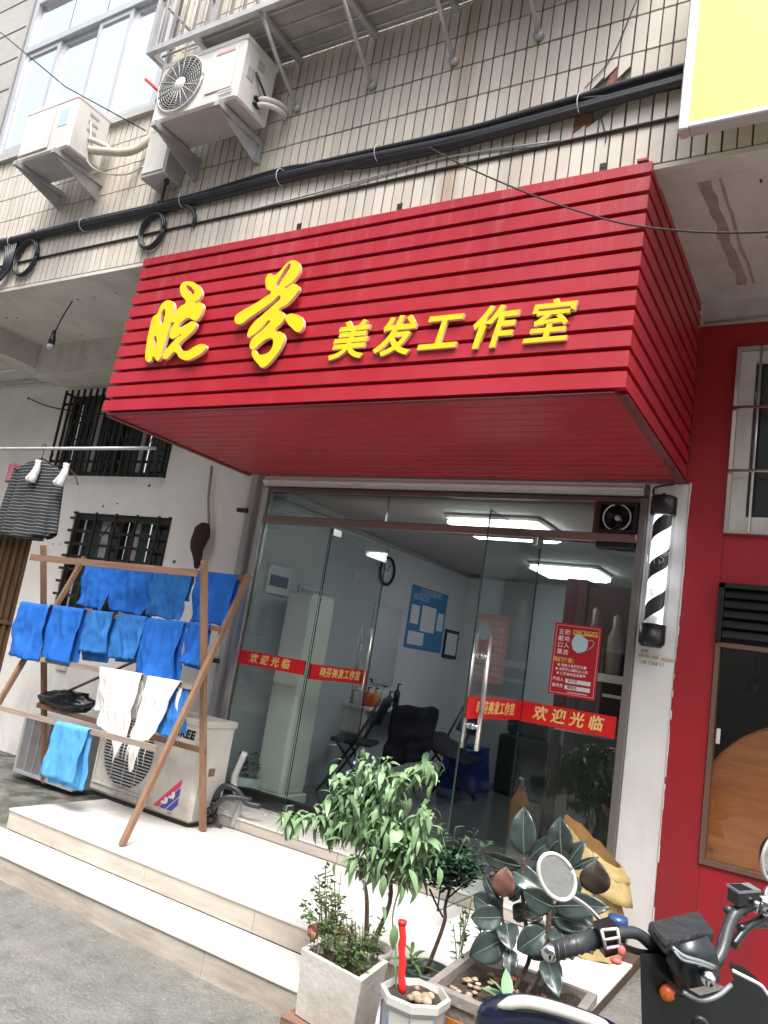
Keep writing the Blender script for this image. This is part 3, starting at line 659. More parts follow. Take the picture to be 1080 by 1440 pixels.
# raised letters
def letter(g, org, sx=1, sz=1, ys=1.0):
    b = MB(); add_text(b, g, org, (sx,0,0), (0,0,sz), (0,-1,0), 0, 1); return part('letter', b, [m_yel, m_yside], t)
for ch, x in zip('美发工作室', (.172, .457, .722, 1.005, 1.288)):
    g = glyphs(ch, .228, .010, .0035 if ch == '室' else .0055, .20); g = ([v*1 for v in g[0]], g[1], g[2])
    letter(g, (x, fy(3.15)-.016, 3.148), 1.0, 1.0)
def traced(outs):
    Q = []
    for o_ in outs:
        q = []
        for X, Y in o_:
            p = at(200+X/4.5, 360+Y/4.5, 'y', -1.50); q.append((p.x, p.z))
        Q.append(q)
    return outline(Q, .011)
ri = [(30,625),(36,668),(60,674),(80,640),(92,655),(112,668),(140,600),(165,520),(188,440),(205,375),(213,330),(205,298),(180,287),(150,295),(125,325),(105,372),(80,390),(62,450),(45,520),(36,580)]
rih = [(150,342),(157,360),(150,395),(135,436),(121,425),(126,385),(138,352)]
rih2 = [(92,512),(102,528),(96,570),(84,590),(82,560)]
yao = [(250,205),(262,180),(300,168),(345,178),(378,210),(387,245),(370,280),(342,302),(375,298),(396,318),(390,355),(372,395),(350,415),(322,406),(302,396),(262,420),(238,452),(290,438),(325,420),(352,432),(345,462),(300,510),(258,548),(242,572),(258,598),(292,607),(345,578),(390,563),(415,580),(398,608),(345,645),(290,665),(245,648),(213,612),(190,632),(158,658),(141,648),(150,612),(185,572),(232,522),(258,502),(225,520),(192,528),(184,500),(200,450),(215,425),(196,428),(200,395),(222,360),(252,325),(285,300),(262,262)]
yaoh = [(290,193),(310,197),(330,215),(340,240),(328,248),(305,225),(287,205)]
letter(traced([ri, rih, rih2]), (0, -1.504, 0)); letter(traced([yao, yaoh]), (0, -1.504, 0))
fen = [(790,180),(800,130),(820,118),(845,130),(875,108),(910,70),(945,40),(980,37),(1002,58),(1006,95),(990,135),(950,178),(912,212),(955,187),(990,190),(1002,215),(985,245),(925,312),(872,350),(900,362),(908,395),(890,430),(848,480),(885,485),(908,512),(900,560),(850,640),(795,700),(765,712),(745,690),(715,655),(704,610),(714,598),(740,625),(785,628),(820,605),(838,560),(832,528),(800,530),(750,565),(706,598),(690,578),(705,532),(760,485),(805,440),(818,415),(768,458),(705,510),(678,520),(680,485),(710,435),(770,380),(825,330),(885,258),(835,292),(770,340),(690,395),(628,437),(597,425),(600,388),(640,355),(720,310),(790,265),(825,237),(800,218)]
fenh = [(945,52),(948,68),(928,110),(890,165),(862,203),(855,198),(882,140),(918,82)]
dot = [(915,392),(935,376),(985,378),(1018,395),(1030,430),(1020,470),(1000,487),(960,465),(925,425)]
letter(traced([fen, fenh]), (0, -1.504, 0)); letter(traced([dot]), (0, -1.504, 0))

# ------------------------------------------------------------------ glass shopfront
DL, DR, ZT, ZH, ZF = -1.50, 1.44, 2.455, 2.70, .332
t = thing('glass_shopfront', 'frameless glass shopfront with steel frame and two open doors', 'shopfront', (0, 0, ZF))
b = MB(); b.box(DL-.02, DL+.035, -.03, .05, ZF, ZH, 0, .003); part('jamb', b, m_steel, t)
b = MB(); b.box(DR-.01, DR+.034, -.03, .05, ZF, ZH, 0, .003); part('jamb', b, M('grey_jamb', (.20,.18,.17), .45, .4), t)
b = MB(); b.box(DL+.036, DR-.011, -.028, .05, ZH-.03, ZH, 0, .002); part('head_rail', b, m_dkst, t)
b = MB(); b.box(DL+.036, DR-.011, -.035, .05, ZT-.035, ZT+.02, 0, .003); part('transom_bar', b, M('reddish_steel', (.34,.22,.20), .22, .85), t)
b = MB(); b.box(DL+.036, DR-.011, -.02, .04, ZF, ZF+.02); part('floor_channel', b, m_steel, t)
def pane(x0, x1, z0, z1, par=t, nm='fixed_pane', y=0, mat=None):
    b = MB(); b.box(x0, x1, y-.005, y+.005, z0, z1, 1)
    # front/back faces glass, edges dark
    for i, f in enumerate(b.f):
        q = [b.v[k] for k in f]; nn = (q[1]-q[0]).cross(q[2]-q[0])
        b.mi[i] = 0 if abs(nn.y) > .9*nn.length else 1
    return part(nm, b, [mat or m_glass, m_gedge], par)
pl_ = pane(DL+.04, -.815, ZF+.022, ZT-.037); pr_ = pane(.835, DR-.015, ZF+.022, ZT-.037)
pane(DL+.04, -.35, ZT+.022, ZH-.032, nm='transom_pane'); pane(-.34, 1.16, ZT+.022, ZH-.032, nm='transom_pane')
b = MB(); b.box(1.16, 1.18, -.03, .045, ZT+.021, ZH-.031); part('divider', b, m_redtrim, t)
def banner(x0, x1, z0, z1, s, size, sp, par, ax='y', pos=0, sh=.15, squash=1.0):
    b = MB(); cx, cz = (x0+x1)/2, (z0+z1)/2
    if ax == 'y':
        b.box(x0, x1, pos-.0072, pos-.0055, z0, z1, 0); b.box(x0, x1, pos+.0055, pos+.0072, z0, z1, 0)
        add_text(b, glyphs(s, size, .0005, .002, sh, sp), (cx, pos-.0085, cz), (squash,0,0), (0,0,1), (0,-1,0), 1)
    else:   # on a leaf lying along y, seen from +x
        b.box(pos+.0055, pos+.0072, x0, x1, z0, z1, 0); b.box(pos-.0072, pos-.0055, x0, x1, z0, z1, 0)
        add_text(b, glyphs(s, size, .0005, .002, sh, sp), (pos+.0085, cx, cz), (0,squash,0), (0,0,1), (1,0,0), 1)
    return part('banner', b, [m_sticker, m_gold], par)
banner(-1.49, -.835, 1.312, 1.415, '欢迎光临', .075, 1.6, pl_, squash=1.05)
banner(.84, 1.41, 1.284, 1.405, '欢迎光临', .088, 1.55, pr_)
# door leaves, both standing open at right angles to the front
def leaf(hx, y0, y1, txt, hy, outward):
    b = MB(); b.box(hx-.005, hx+.005, y0, y1, ZF+.012, ZT-.045, 1)
    for i, f in enumerate(b.f):
        q = [b.v[k] for k in f]; nn = (q[1]-q[0]).cross(q[2]-q[0]); b.mi[i] = 0 if abs(nn.x) > .9*nn.length else 1
    d = part('door_leaf', b, [m_glass, m_gedge], t)
    for s in (-1, 1):
        b = MB(); X = hx + s*.045
        b.tube([(X, hy, 1.13), (X, hy, 1.74)], .0135, 12)
        for z in (1.25, 1.62): b.tube([(hx+s*.006, hy, z), (X, hy, z)], .012, 10); b.tube([(hx+s*.006, hy, z), (hx+s*.012, hy, z)], .018, 12)
        part('handle', b, m_steel, d)
    ya, yb = (min(y0, y1)+.02, max(y0, y1)-.02)
    banner(ya, yb, 1.29, 1.40, txt, .075, 1.16, d, 'x', hx, .12)
    for z in (ZT-.10, ZF+.02):
        b = MB(); e = y0 if abs(y0) < abs(y1) else y1; sg = 1 if max(y0,y1) > .1 else -1
        b.box(hx-.016, hx+.016, min(e, e+sg*.11), max(e, e+sg*.11), z, z+.055, 0, .003); part('patch_fitting', b, m_steel, d)
leaf(-.808, .012, .84, '晓芬美发工作室', .72, False)
leaf(.838, -.84, -.012, '晓芬美发工作室', -.72, True)

# notice poster on the right pane
px0, px1, pz0, pz1 = .99, 1.278, 1.475, 1.905
b = MB(); b.box(px0, px1, -.0075, -.0055, pz0, pz1, 0)
F = -.0085
def prt(x0, x1, z0, z1, mi): b.box(x0, x1, F-.0004, F+.0004, z0, z1, mi)
for q in ((px0+.012, px1-.012, pz1-.014, pz1-.012), (px0+.012, px1-.012, pz0+.012, pz0+.014), (px0+.012, px0+.014, pz0+.0145, pz1-.0145), (px1-.014, px1-.012, pz0+.0145, pz1-.0145)): prt(*q, 1)
def tx(s, size, x, z, mi, sp=1.0, off=.0006):
    add_text(b, glyphs(s, size, .0002, off, 0, sp), (x, F-.0008, z), (1,0,0), (0,0,1), (0,-1,0), mi)
prt(px0+.115, px1-.022, pz1-.062, pz1-.034, 2); tx('佩戴口罩 健康出行', .021, px0+.19, pz1-.048, 0)
for i, c in enumerate('正戴口罩'): tx(c, .034, px0+.045, pz1-.055-i*.040, 1)
for i, c in enumerate('确地入店'): tx(c, .034, px0+.083, pz1-.055-i*.040, 1)
tx('我们承诺：', .030, px0+.085, pz1-.222, 2)
for i, s in enumerate(('进店人员佩戴口罩', '未佩戴口罩禁止入内', '保持店内清洁消毒')): tx('● '+s, .0185, px0+.13, pz1-.252-i*.025, 1, 1.1)
tx('承诺人', .022, px0+.055, pz1-.338, 1, 1.1); tx('宣传员', .022, px0+.055, pz1-.375, 1, 1.1)
prt(px0+.10, px1-.035, pz1-.352, pz1-.328, 3); prt(px0+.10, px1-.035, pz1-.390, pz1-.366, 3)
tx('许小芬', .020, px0+.145, pz1-.340, 4); tx('李志文', .020, px0+.145, pz1-.378, 4)
prt(px0+.12, px1-.05, pz0+.022, pz0+.026, 1)
mk = [(0,.02),(.02,.062),(.055,.064),(.098,.040),(.102,.0),(.085,-.03),(.045,-.045),(.012,-.025)]
b.prism([(a, c) for a, c in mk], (px0+.112, F-.0012, pz1-.125), (1,0,0), (0,0,1), (0,-.0006,0), 5)
b.tube([(px0+.212, F-.002, pz1-.09), (px0+.235, F-.002, pz1-.083), (px0+.25, F-.002, pz1-.097), (px0+.243, F-.002, pz1-.118), (px0+.222, F-.002, pz1-.138), (px0+.20, F-.002, pz1-.15)], .0016, 5, 1)
for i in range(3): b.box(px0+.125, px0+.195, F-.0024, F-.0019, pz1-.105-i*.018, pz1-.104-i*.018, 3)
ob = mesh_obj('notice_poster', b, [m_poster, m_pink, M('poster_yellow', (.78,.55,.10), .5), m_paper, m_ink, m_mask]); tag(ob, 'red notice with a blue face mask stuck on the right fixed pane', 'poster')

# exhaust fan in the transom
b = MB(); z = .35; k = 0
while z < 2.75:
    h = random.uniform(.02, .10); w = random.uniform(-.001, .006)
    if w > .0005: b.box(1.7005, 1.7032+w, -.0085, -.0062, z, z+h)
    z += h+.001
o = part('paint_edge', b, m_pillar, rw); o['kind'] = 'stuff'
t = thing('exhaust_fan', 'black square exhaust fan fitted in the right end of the transom', 'fan', (1.3, 0, 2.45))
b = MB(); x0, x1, z0, z1 = 1.185, 1.425, 2.478, 2.666
b.box(x0, x0+.02, -.05, .06, z0, z1); b.box(x1-.02, x1, -.05, .06, z0, z1); b.box(x0+.02, x1-.02, -.05, .06, z0, z0+.018); b.box(x0+.02, x1-.02, -.05, .06, z1-.018, z1); b.box(x0+.02, x1-.02, .05, .06, z0+.018, z1-.018); part('frame', b, m_black, t)
b = MB(); b.tube(arc(((x0+x1)/2, -.045, (z0+z1)/2), .082, 0, 360, 32), .005, 6); part('shroud', b, m_alu, t)
for k in range(3):
    b = MB(); c = Vector(((x0+x1)/2, 0, (z0+z1)/2)); a0 = k*120+20
    def bl(u, v, a0=a0, c=c):
        a = math.radians(a0 + 75*v*(.4+.6*u)); r = .016+.058*u; return c + Vector((math.cos(a)*r, -.02+.02*(v-.5)-.0, math.sin(a)*r))
    b.grid(bl, 4, 5); solid(part('blade', b, m_blackm, t), .002)
b = MB(); b.lathe([(.001,-.035),(.016,-.035),(.018,-.02),(.018,.03)], ((x0+x1)/2, 0, (z0+z1)/2), 16, 0, 'y'); part('hub', b, m_acgrey, t)
b = MB(); b.box(1.19, 1.42, -.04, .05, 2.385, 2.418, 0, .004); part('lower_housing', b, m_black, t)

# barber pole
t = thing('barber_pole', 'lit barber pole with black and white spiral on the white pillar', 'barber pole', (1.585, -.11, 1.82))
cx, cy = 1.585, -.105
b = MB(); b.lathe([(.001,2.58),(.066,2.58),(.072,2.585),(.072,2.685),(.066,2.692),(.001,2.692)], (cx, cy, 0), 32); part('top_cap', b, m_black, t, flat=False)
b = MB(); b.lathe([(.001,1.822),(.055,1.822),(.070,1.84),(.072,1.85),(.072,1.948),(.001,1.948)], (cx, cy, 0), 32); part('bottom_cap', b, m_black, t)
b = MB(); b.lathe([(.068,1.948),(.068,2.58)], (cx, cy, 0), 32); part('glass_tube', b, m_glass2, t)
m_sp = bpy.data.materials.new('lit_spiral'); m_sp.use_nodes = True; n = m_sp.node_tree.nodes; l = m_sp.node_tree.links; pb = n['Principled BSDF']
tc = n.new('ShaderNodeTexCoord'); sp = n.new('ShaderNodeSeparateXYZ'); l.new(tc.outputs['Object'], sp.inputs[0])
at2 = n.new('ShaderNodeMath'); at2.operation = 'ARCTAN2'; l.new(sp.outputs['Y'], at2.inputs[0]); l.new(sp.outputs['X'], at2.inputs[1])
d1 = n.new('ShaderNodeMath'); d1.operation = 'MULTIPLY'; d1.inputs[1].default_value = -1/(2*PI); l.new(at2.outputs[0], d1.inputs[0])
d2 = n.new('ShaderNodeMath'); d2.operation = 'MULTIPLY'; d2.inputs[1].default_value = 1/.235; l.new(sp.outputs['Z'], d2.inputs[0])
d3 = n.new('ShaderNodeMath'); d3.operation = 'ADD'; l.new(d1.outputs[0], d3.inputs[0]); l.new(d2.outputs[0], d3.inputs[1])
d4 = n.new('ShaderNodeMath'); d4.operation = 'FRACT'; l.new(d3.outputs[0], d4.inputs[0])
d5 = n.new('ShaderNodeMath'); d5.operation = 'GREATER_THAN'; d5.inputs[1].default_value = .42; l.new(d4.outputs[0], d5.inputs[0])
mx = n.new('ShaderNodeMix'); mx.data_type = 'RGBA'; l.new(d5.outputs[0], mx.inputs[0]); mx.inputs[6].default_value = (.02,.018,.02,1); mx.inputs[7].default_value = (.8,.82,.88,1); l.new(mx.outputs[2], pb.inputs['Base Color'])
nz = n.new('ShaderNodeTexNoise'); nz.inputs['Scale'].default_value = 9; l.new(tc.outputs['Object'], nz.inputs['Vector'])
em = n.new('ShaderNodeMath'); em.operation = 'MULTIPLY'; l.new(d5.outputs[0], em.inputs[0]); mrr = n.new('ShaderNodeMapRange'); mrr.inputs['From Min'].default_value = .35; mrr.inputs['From Max'].default_value = .6; mrr.inputs['To Min'].default_value = .05; mrr.inputs['To Max'].default_value = 1.3; l.new(nz.outputs['Fac'], mrr.inputs['Value']); l.new(mrr.outputs[0], em.inputs[1])
pb.inputs['Emission Color'].default_value = (.85,.9,1,1); l.new(em.outputs[0], pb.inputs['Emission Strength'])
b = MB(); b.lathe([(.050,1.949-1.82),(.050,2.575-1.82)], (0, 0, 0), 32); o = mesh_obj('spiral', b, m_sp, t, local=True); o.location = (0, .005, 0)
b = MB()
for z, dx in ((2.30, .012), (2.125, .0)):
    for k in (0, 1): b.tube(arc((cx-.012+dx+k*.018, cy-.047, z+k*.012), .016, 0, 360, 18), .0022, 5)
    add_text(b, glyphs('Om', .045, .0004, .0005, .3), (cx+.02+dx, cy-.046, z+.045), (.8,0,.25), (0,0,1), (0,-1,0))
part('logo', b, m_paper, t)
b = MB(); b.tube(bez([(cx, cy, 2.69), (cx-.01, cy+.03, 2.72), (cx-.06, cy+.07, 2.70), (cx-.085, cy+.08, 2.74), (cx-.07, cy+.09, 2.775), (cx+.03, cy+.08, 2.79)], 5), .006, 6); b.tube([(cx, cy+.02, 1.9), (cx, cy+.1, 1.9)], .012, 8); b.tube([(cx, cy+.02, 2.65), (cx, cy+.1, 2.65)], .012, 8); part('power_cord', b, m_cable, t)

# ------------------------------------------------------------------ interior
IX0, IX1, IY1, IZ1 = -1.50, 2.9, 3.95, 2.66
b = MB(); b.box(IX0-.1, IX1, .06, IY1, .2, .325); struct('floor', b, m_floor)
b = MB(); b.box(IX0-.1, IX0, .06, IY1, .326, IZ1); b.box(IX0, IX1, IY1, IY1+.1, .326, IZ1); b.box(1.72, 1.80, 1.25, IY1, .326, IZ1); b.box(1.50, 1.705, .25, 1.25, .326, IZ1); b.box(IX0, IX0+.012, .07, IY1, .326, .42)
ob = mesh_obj('shop_inner_wall', b, m_int); tag(ob, 'pale inner walls of the hair salon behind the glass', 'wall')
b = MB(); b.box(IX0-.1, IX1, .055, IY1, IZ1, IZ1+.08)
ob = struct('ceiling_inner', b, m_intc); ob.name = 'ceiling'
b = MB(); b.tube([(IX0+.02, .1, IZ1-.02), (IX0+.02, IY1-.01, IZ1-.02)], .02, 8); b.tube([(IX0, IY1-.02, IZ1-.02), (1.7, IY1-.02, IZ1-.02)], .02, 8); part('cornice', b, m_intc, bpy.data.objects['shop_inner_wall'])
def lamp(x0, x1, y0, y1, lab):
    t = thing('ceiling_lamp', lab, 'lamp', ((x0+x1)/2, (y0+y1)/2, IZ1), group='lit square ceiling lamps')
    b = MB(); b.box(x0, x1, y0, y1, IZ1-.035, IZ1-.001, 0, .015); part('base', b, m_white, t)
    b = MB(); b.box(x0+.02, x1-.02, y0+.02, y1-.02, IZ1-.085, IZ1-.036, 0, .035); part('diffuser', b, m_lamp, t)
lamp(-.12, .64, .42, 1.05, 'large lit ceiling lamp just behind the steel transom bar')
lamp(-.2, .5, 2.45, 3.05, 'lit ceiling lamp deeper in the salon')
# electric box, clock, posters on the left wall
def wallbox(name, y0, y1, z0, z1, th, mat, lab, cat):
    b = MB(); b.box(IX0+.001, IX0+th, y0, y1, z0, z1, 0, .004); o = mesh_obj(name, b, mat); tag(o, lab, cat); return o
o = wallbox('fuse_box', .17, .46, 1.89, 2.12, .03, m_paper, 'pale fuse box with dark blue cover on left salon wall', 'fuse box')
b = MB(); b.box(IX0+.031, IX0+.036, .20, .43, 1.95, 2.04); part('cover', b, M('fuse_cover', (.03,.06,.14), .3), o)
t = thing('wall_clock', 'round wall clock on the left salon wall above the mirror', 'clock', (IX0, 2.0, 2.38))
b = MB(); b.lathe([(.001,.003),(.13,.003),(.13,.012),(.001,.012)], (IX0, 2.0, 2.37), 28, 0, 'x'); part('face', b, m_paper, t)
b = MB(); b.tube([(IX0+.02, 2.0+.135*math.cos(a*PI/16), 2.37+.135*math.sin(a*PI/16)) for a in range(33)], .014, 6); part('rim', b, m_iron, t)
b = MB(); b.tube([(IX0+.018, 2.0, 2.37), (IX0+.018, 2.04, 2.44)], .004, 4); b.tube([(IX0+.018, 2.0, 2.37), (IX0+.018, 1.92, 2.39)], .004, 4); part('hand', b, m_black, t)
o = wallbox('light_switch', 1.42, 1.50, 2.20, 2.28, .012, m_white, 'small white switch left of the wall clock', 'switch')
o = wallbox('blue_poster', 2.58, 3.45, 1.66, 2.33, .012, m_blueposter, 'blue and white information poster on left salon wall', 'poster')
b = MB(); X = IX0+.014
for (a, c, d, e) in ((2.62,2.80,1.92,2.12),(2.86,3.20,1.86,2.14),(2.62,2.98,1.70,1.84),(3.25,3.4,1.9,2.1)): b.box(X-.001, X, a, c, d, e)
for i in range(3): b.box(X-.001, X, 2.64, 3.0, 2.19+i*.022, 2.195+i*.022)
add_text(b, glyphs('卫生知识宣传栏', .075, .0002), (X, 3.02, 2.28), (0,1,0), (0,0,1), (1,0,0)); part('print', b, m_paper, o)
o = wallbox('framed_licence', 3.50, 3.86, 1.62, 1.95, .02, m_black, 'black framed licence beside the blue poster', 'picture frame')
b = MB(); b.box(IX0+.0205, IX0+.022, 3.54, 3.82, 1.66, 1.91); part('sheet', b, m_paper, o)
def mirror(y0, y1, z0, z1, lab):
    t = thing('wall_mirror', lab, 'mirror', (IX0, (y0+y1)/2, z0))
    b = MB(); b.box(IX0+.001, IX0+.02, y0, y1, z0, z1, 0, .006); part('frame', b, m_alu, t)
    b = MB(); b.box(IX0+.0205, IX0+.0225, y0+.02, y1-.02, z0+.02, z1-.02); part('glass', b, m_mirror, t)
mirror(1.88, 2.45, 1.24, 2.03, 'narrow wall mirror under the clock in the salon')
mirror(.62, 1.10, 1.15, 2.02, 'wall mirror partly hidden behind the pale cabinet')
# standing air conditioner column
t = thing('standing_cabinet', 'tall pale green floor standing air conditioner behind the left pane', 'air conditioner', (-1.2, .4, .325))
b = MB(); b.box(-1.32, -1.05, .26, .56, .40, 1.93, 0, .02); part('body', b, m_cab, t)
b = MB(); b.box(-1.34, -1.03, .24, .58, .326, .399, 0, .008); part('plinth', b, m_cab, t)
b = MB(); b.box(-1.049, -1.046, .28, .54, .45, 1.86); part('side_panel', b, m_cab, t)
b = MB(); b.box(-1.29, -1.08, .256, .2595, .50, 1.88); part('grille', b, m_cab, t)
# counter shelf with bottles
t = thing('counter_shelf', 'white wall shelf under the mirrors holding bottles', 'shelf', (IX0, 2.2, 1.0))
b = MB(); b.box(IX0+.001, -1.20, 1.60, 3.0, 1.02, 1.05, 0, .004); part('top', b, m_white, t)
for y in (1.62, 2.95): b = MB(); b.box(IX0+.001, -1.24, y, y+.03, .8, 1.02); part('bracket', b, m_white, t)
bc = [(1.72, (.45,.05,.02), .15, .045, 'red squat bottle on the salon shelf'), (1.86, (.55,.18,.03), .15, .035, 'orange pump bottle on the salon shelf beside the red one'), (2.0, (.5,.5,.45), .17, .03, 'dark bottle with white label on the salon shelf'), (2.14, (.02,.10,.08), .13, .03, 'small teal pump bottle on the salon shelf'), (2.28, (.012,.012,.015), .20, .032, 'slim black bottle at the right end of the shelf')]
for y, c, h, r, lab in bc:
    b = MB(); b.lathe([(.001,0),(r,0),(r,h*.75),(r*.5,h*.88),(.010,h*.9),(.010,h*1.12),(.001,h*1.12)], (-1.32, y, 1.051), 14)
    o = mesh_obj('bottle', b, M('bottle_plastic', c, .35)); tag(o, lab, 'bottle')
    b = MB(); b.box(-1.325, -1.285, y-.006, y+.006, 1.051+h*1.12, 1.051+h*1.12+.012); part('cap', b, m_black, o)
# folding chairs
def chair(x, y, rz, mat, lab):
    t = thing('folding_chair', lab, 'chair', (x, y, .326), rz, 'folding chairs in the salon')
    f = m_black
    for s in (-1, 1):
        b = MB(); b.tube([(s*.20,-.24,0),(s*.20,.02,.45),(s*.20,.19,.84)], .012, 8); part('leg', b, f, t, local=True)
        b = MB(); b.tube([(s*.18,.26,0),(s*.18,-.16,.46)], .012, 8); part('leg', b, f, t, local=True)
    b = MB(); b.tube([(-.2,-.2,.07),(.2,-.2,.07)], .009, 6); b.tube([(-.18,.2,.07),(.18,.2,.07)], .009, 6); part('stretcher', b, f, t, local=True)
    b = MB(); b.box(-.19, .19, -.2, .17, .43, .465, 0, .012); part('seat', b, mat, t, local=True)
    b = MB(); b.grid(lambda u, v: Vector((-.2+.4*u, .10+.09*v-.03*math.sin(PI*u)+.04, .60+.25*v)), 8, 4); o = part('backrest', b, mat, t, local=True); solid(o, .02)
    return t
chair(-1.13, 1.35, math.radians(-70), m_chair, 'black folding chair behind the left door leaf')
chair(-.75, 2.45, math.radians(-40), m_bluech, 'blue backed folding chair draped with dark clothes')
b = MB()
def cl(u, v):
    x = -1.15+.42*u; z = 1.12-.62*v*(1-.3*u); return Vector((x, 1.95+.12*u+.07*noise.noise(Vector((u*4, v*5, 1)))-.08*v, z+.05*noise.noise(Vector((u*3, v*3, 7)))))
b.grid(cl, 14, 14)
def cl2(u, v): return Vector((-1.0+.6*u, 2.3+.5*v-.3, .84+.1*math.sin(PI*u)*math.sin(PI*v)+.06*noise.noise(Vector((u*4, v*4, 3)))-.15*u))
b.grid(cl2, 14, 10)
ob = mesh_obj('dark_clothes', b, M('black_cloth', (.010,.012,.018), .85)); solid(ob, .02); tag(ob, 'dark clothes piled over the chairs inside the salon', 'clothes')
t = thing('plastic_stool', 'bright blue plastic stool beside the dark clothes', 'stool', (-.82, 3.05, .326))
b = MB(); b.box(-1.0, -.64, 2.88, 3.22, .74, .77, 0, .01); part('seat', b, m_bluest, t)
for s in (-1, 1):
    b = MB(); b.add([(-.82+s*.17,2.89,.74),(-.82+s*.17,3.21,.74),(-.82+s*.21,3.25,.327),(-.82+s*.21,2.85,.327),(-.82+s*.15,2.89,.74),(-.82+s*.15,3.21,.74),(-.82+s*.19,3.25,.327),(-.82+s*.19,2.85,.327)], [(0,1,2,3),(7,6,5,4),(0,3,7,4),(1,5,6,2),(3,2,6,7)])
    part('side_leg', b, m_bluest, t)
b = MB(); b.add([(-.98,2.885,.74),(-.66,2.885,.74),(-.63,2.85,.327),(-1.01,2.85,.327)], [(0,1,2,3)]); o = part('apron', b, m_bluest, t); solid(o, .01)
b = MB(); b.box(-.60, .9, 3.3, 3.9, .34, .93, 0, .02); b.box(-.55, -.1, 3.35, 3.8, .93, 1.12, 0, .04); ob = mesh_obj('black_sofa', b, m_blackm); tag(ob, 'black low wash lounger at the back of the salon', 'sofa')
b = MB(); b.box(.70, .86, 1.0, 1.4, .34, 2.32); b.box(.862, 1.49, 1.02, 1.4, .34, 2.28, 0, .01); ob = mesh_obj('product_cabinet', b, M('dark_red_cabinet', (.05,.008,.014), .35)); tag(ob, 'dark red product cabinet on the right of the salon', 'cabinet')
for k, (y, h, c) in enumerate(((.97,.46,(.16,.10,.09)),(1.12,.42,(.22,.15,.12)),(1.28,.46,(.20,.15,.14)))):
    b = MB(); b.lathe([(.001,0),(.055,0),(.055,h*.6),(.03,h*.75),(.03,h*.95),(.001,h)], (y, .93, 1.66), 16); o = mesh_obj('product_display', b, M('product', c, .4)); tag(o, ('left', 'middle', 'right')[k] + ' large product bottle standing in the dark cabinet', 'bottle')
b = MB(); b.box(.865, 1.48, .86, 1.015, 1.60, 1.655); b.box(1.1, 1.48, .80, 1.015, 1.50, 1.52); ob = mesh_obj('cabinet_ledge', b, m_white); tag(ob, 'pale ledge under the product bottles', 'shelf')
b = MB(); b.box(.86, 1.48, .55, .99, .34, 1.25, 0, .01); ob = mesh_obj('black_counter', b, m_black); tag(ob, 'black counter behind the red notice', 'counter')
b = MB(); b.box(.05, .75, IY1-.03, IY1-.001, 1.25, 2.1, 0, .01)
ob = mesh_obj('wall_rack', b, M('pinkish_board', (.30,.22,.22), .6)); tag(ob, 'pinkish tool board on the back wall of the salon', 'board')
b = MB()
for i in range(6): b.box(.1+.1*(i%2), .45+.1*(i%3), IY1-.05, IY1-.031, 1.32+i*.12, 1.38+i*.12, 0, .004)
b.lathe([(.001,-.04),(.09,-.04),(.1,-.03),(.1,-.031)], (.6, IY1, 1.9), 18, 0, 'y'); part('tool', b, m_paper, ob)
b = MB(); b.lathe([(.001,0),(.09,0),(.09,.22),(.03,.33),(.025,.36),(.001,.36)], (.32, 1.62, .326), 4, 0, sm=False); ob = mesh_obj('orange_jug', b, M('orange_jug', (.50,.20,.05), .4)); tag(ob, 'orange jug standing on the salon floor', 'jug')
b = MB(); b.tube([(.32,1.62,.68),(.32,1.62,.74),(.32,1.55,.75)], .012, 6); part('pump', b, m_paper, ob)
b = MB(); b.box(.55, .85, 1.5, 1.75, .326, .50, 0, .004); b.box(.56, .84, 1.51, 1.74, .50, .515); ob = mesh_obj('cardboard_box', b, M('cardboard', (.33,.17,.09), .8)); tag(ob, 'small brown cardboard box beside the orange jug', 'box')
b = MB(); b.box(-1.46, .6, .10, .16, .326, .42); ob = mesh_obj('door_mat_edge', b, m_blackm); ob.name = 'door_mat'; tag(ob, 'dark strip mat just inside the left door', 'mat')
b = MB(); b.lathe([(.001,0),(.10,0),(.13,.16),(.12,.16),(.11,.14)], (-1.36, .22, .326), 16)
ob = mesh_obj('inner_pot', b, m_paper); tag(ob, 'pale flower pot just inside the left pane', 'flower pot')
b = MB()
for i in range(50):
    a = random.uniform(0, 2*PI); r = random.uniform(0, .12); c = Vector((-1.36+r*math.cos(a), .22+r*.6*math.sin(a), .50+random.uniform(-.02,.14))); e = Vector((math.cos(a), math.sin(a), random.uniform(-.3,.6))).normalized()*.05; s = e.cross(Vector((0,0,1))).normalized()*.018
    b.add([c, c+e*.5+s, c+e, c+e*.5-s], [(0,1,2,3)])
o = part('leaves', b, m_leafd, ob); o['kind'] = 'stuff'

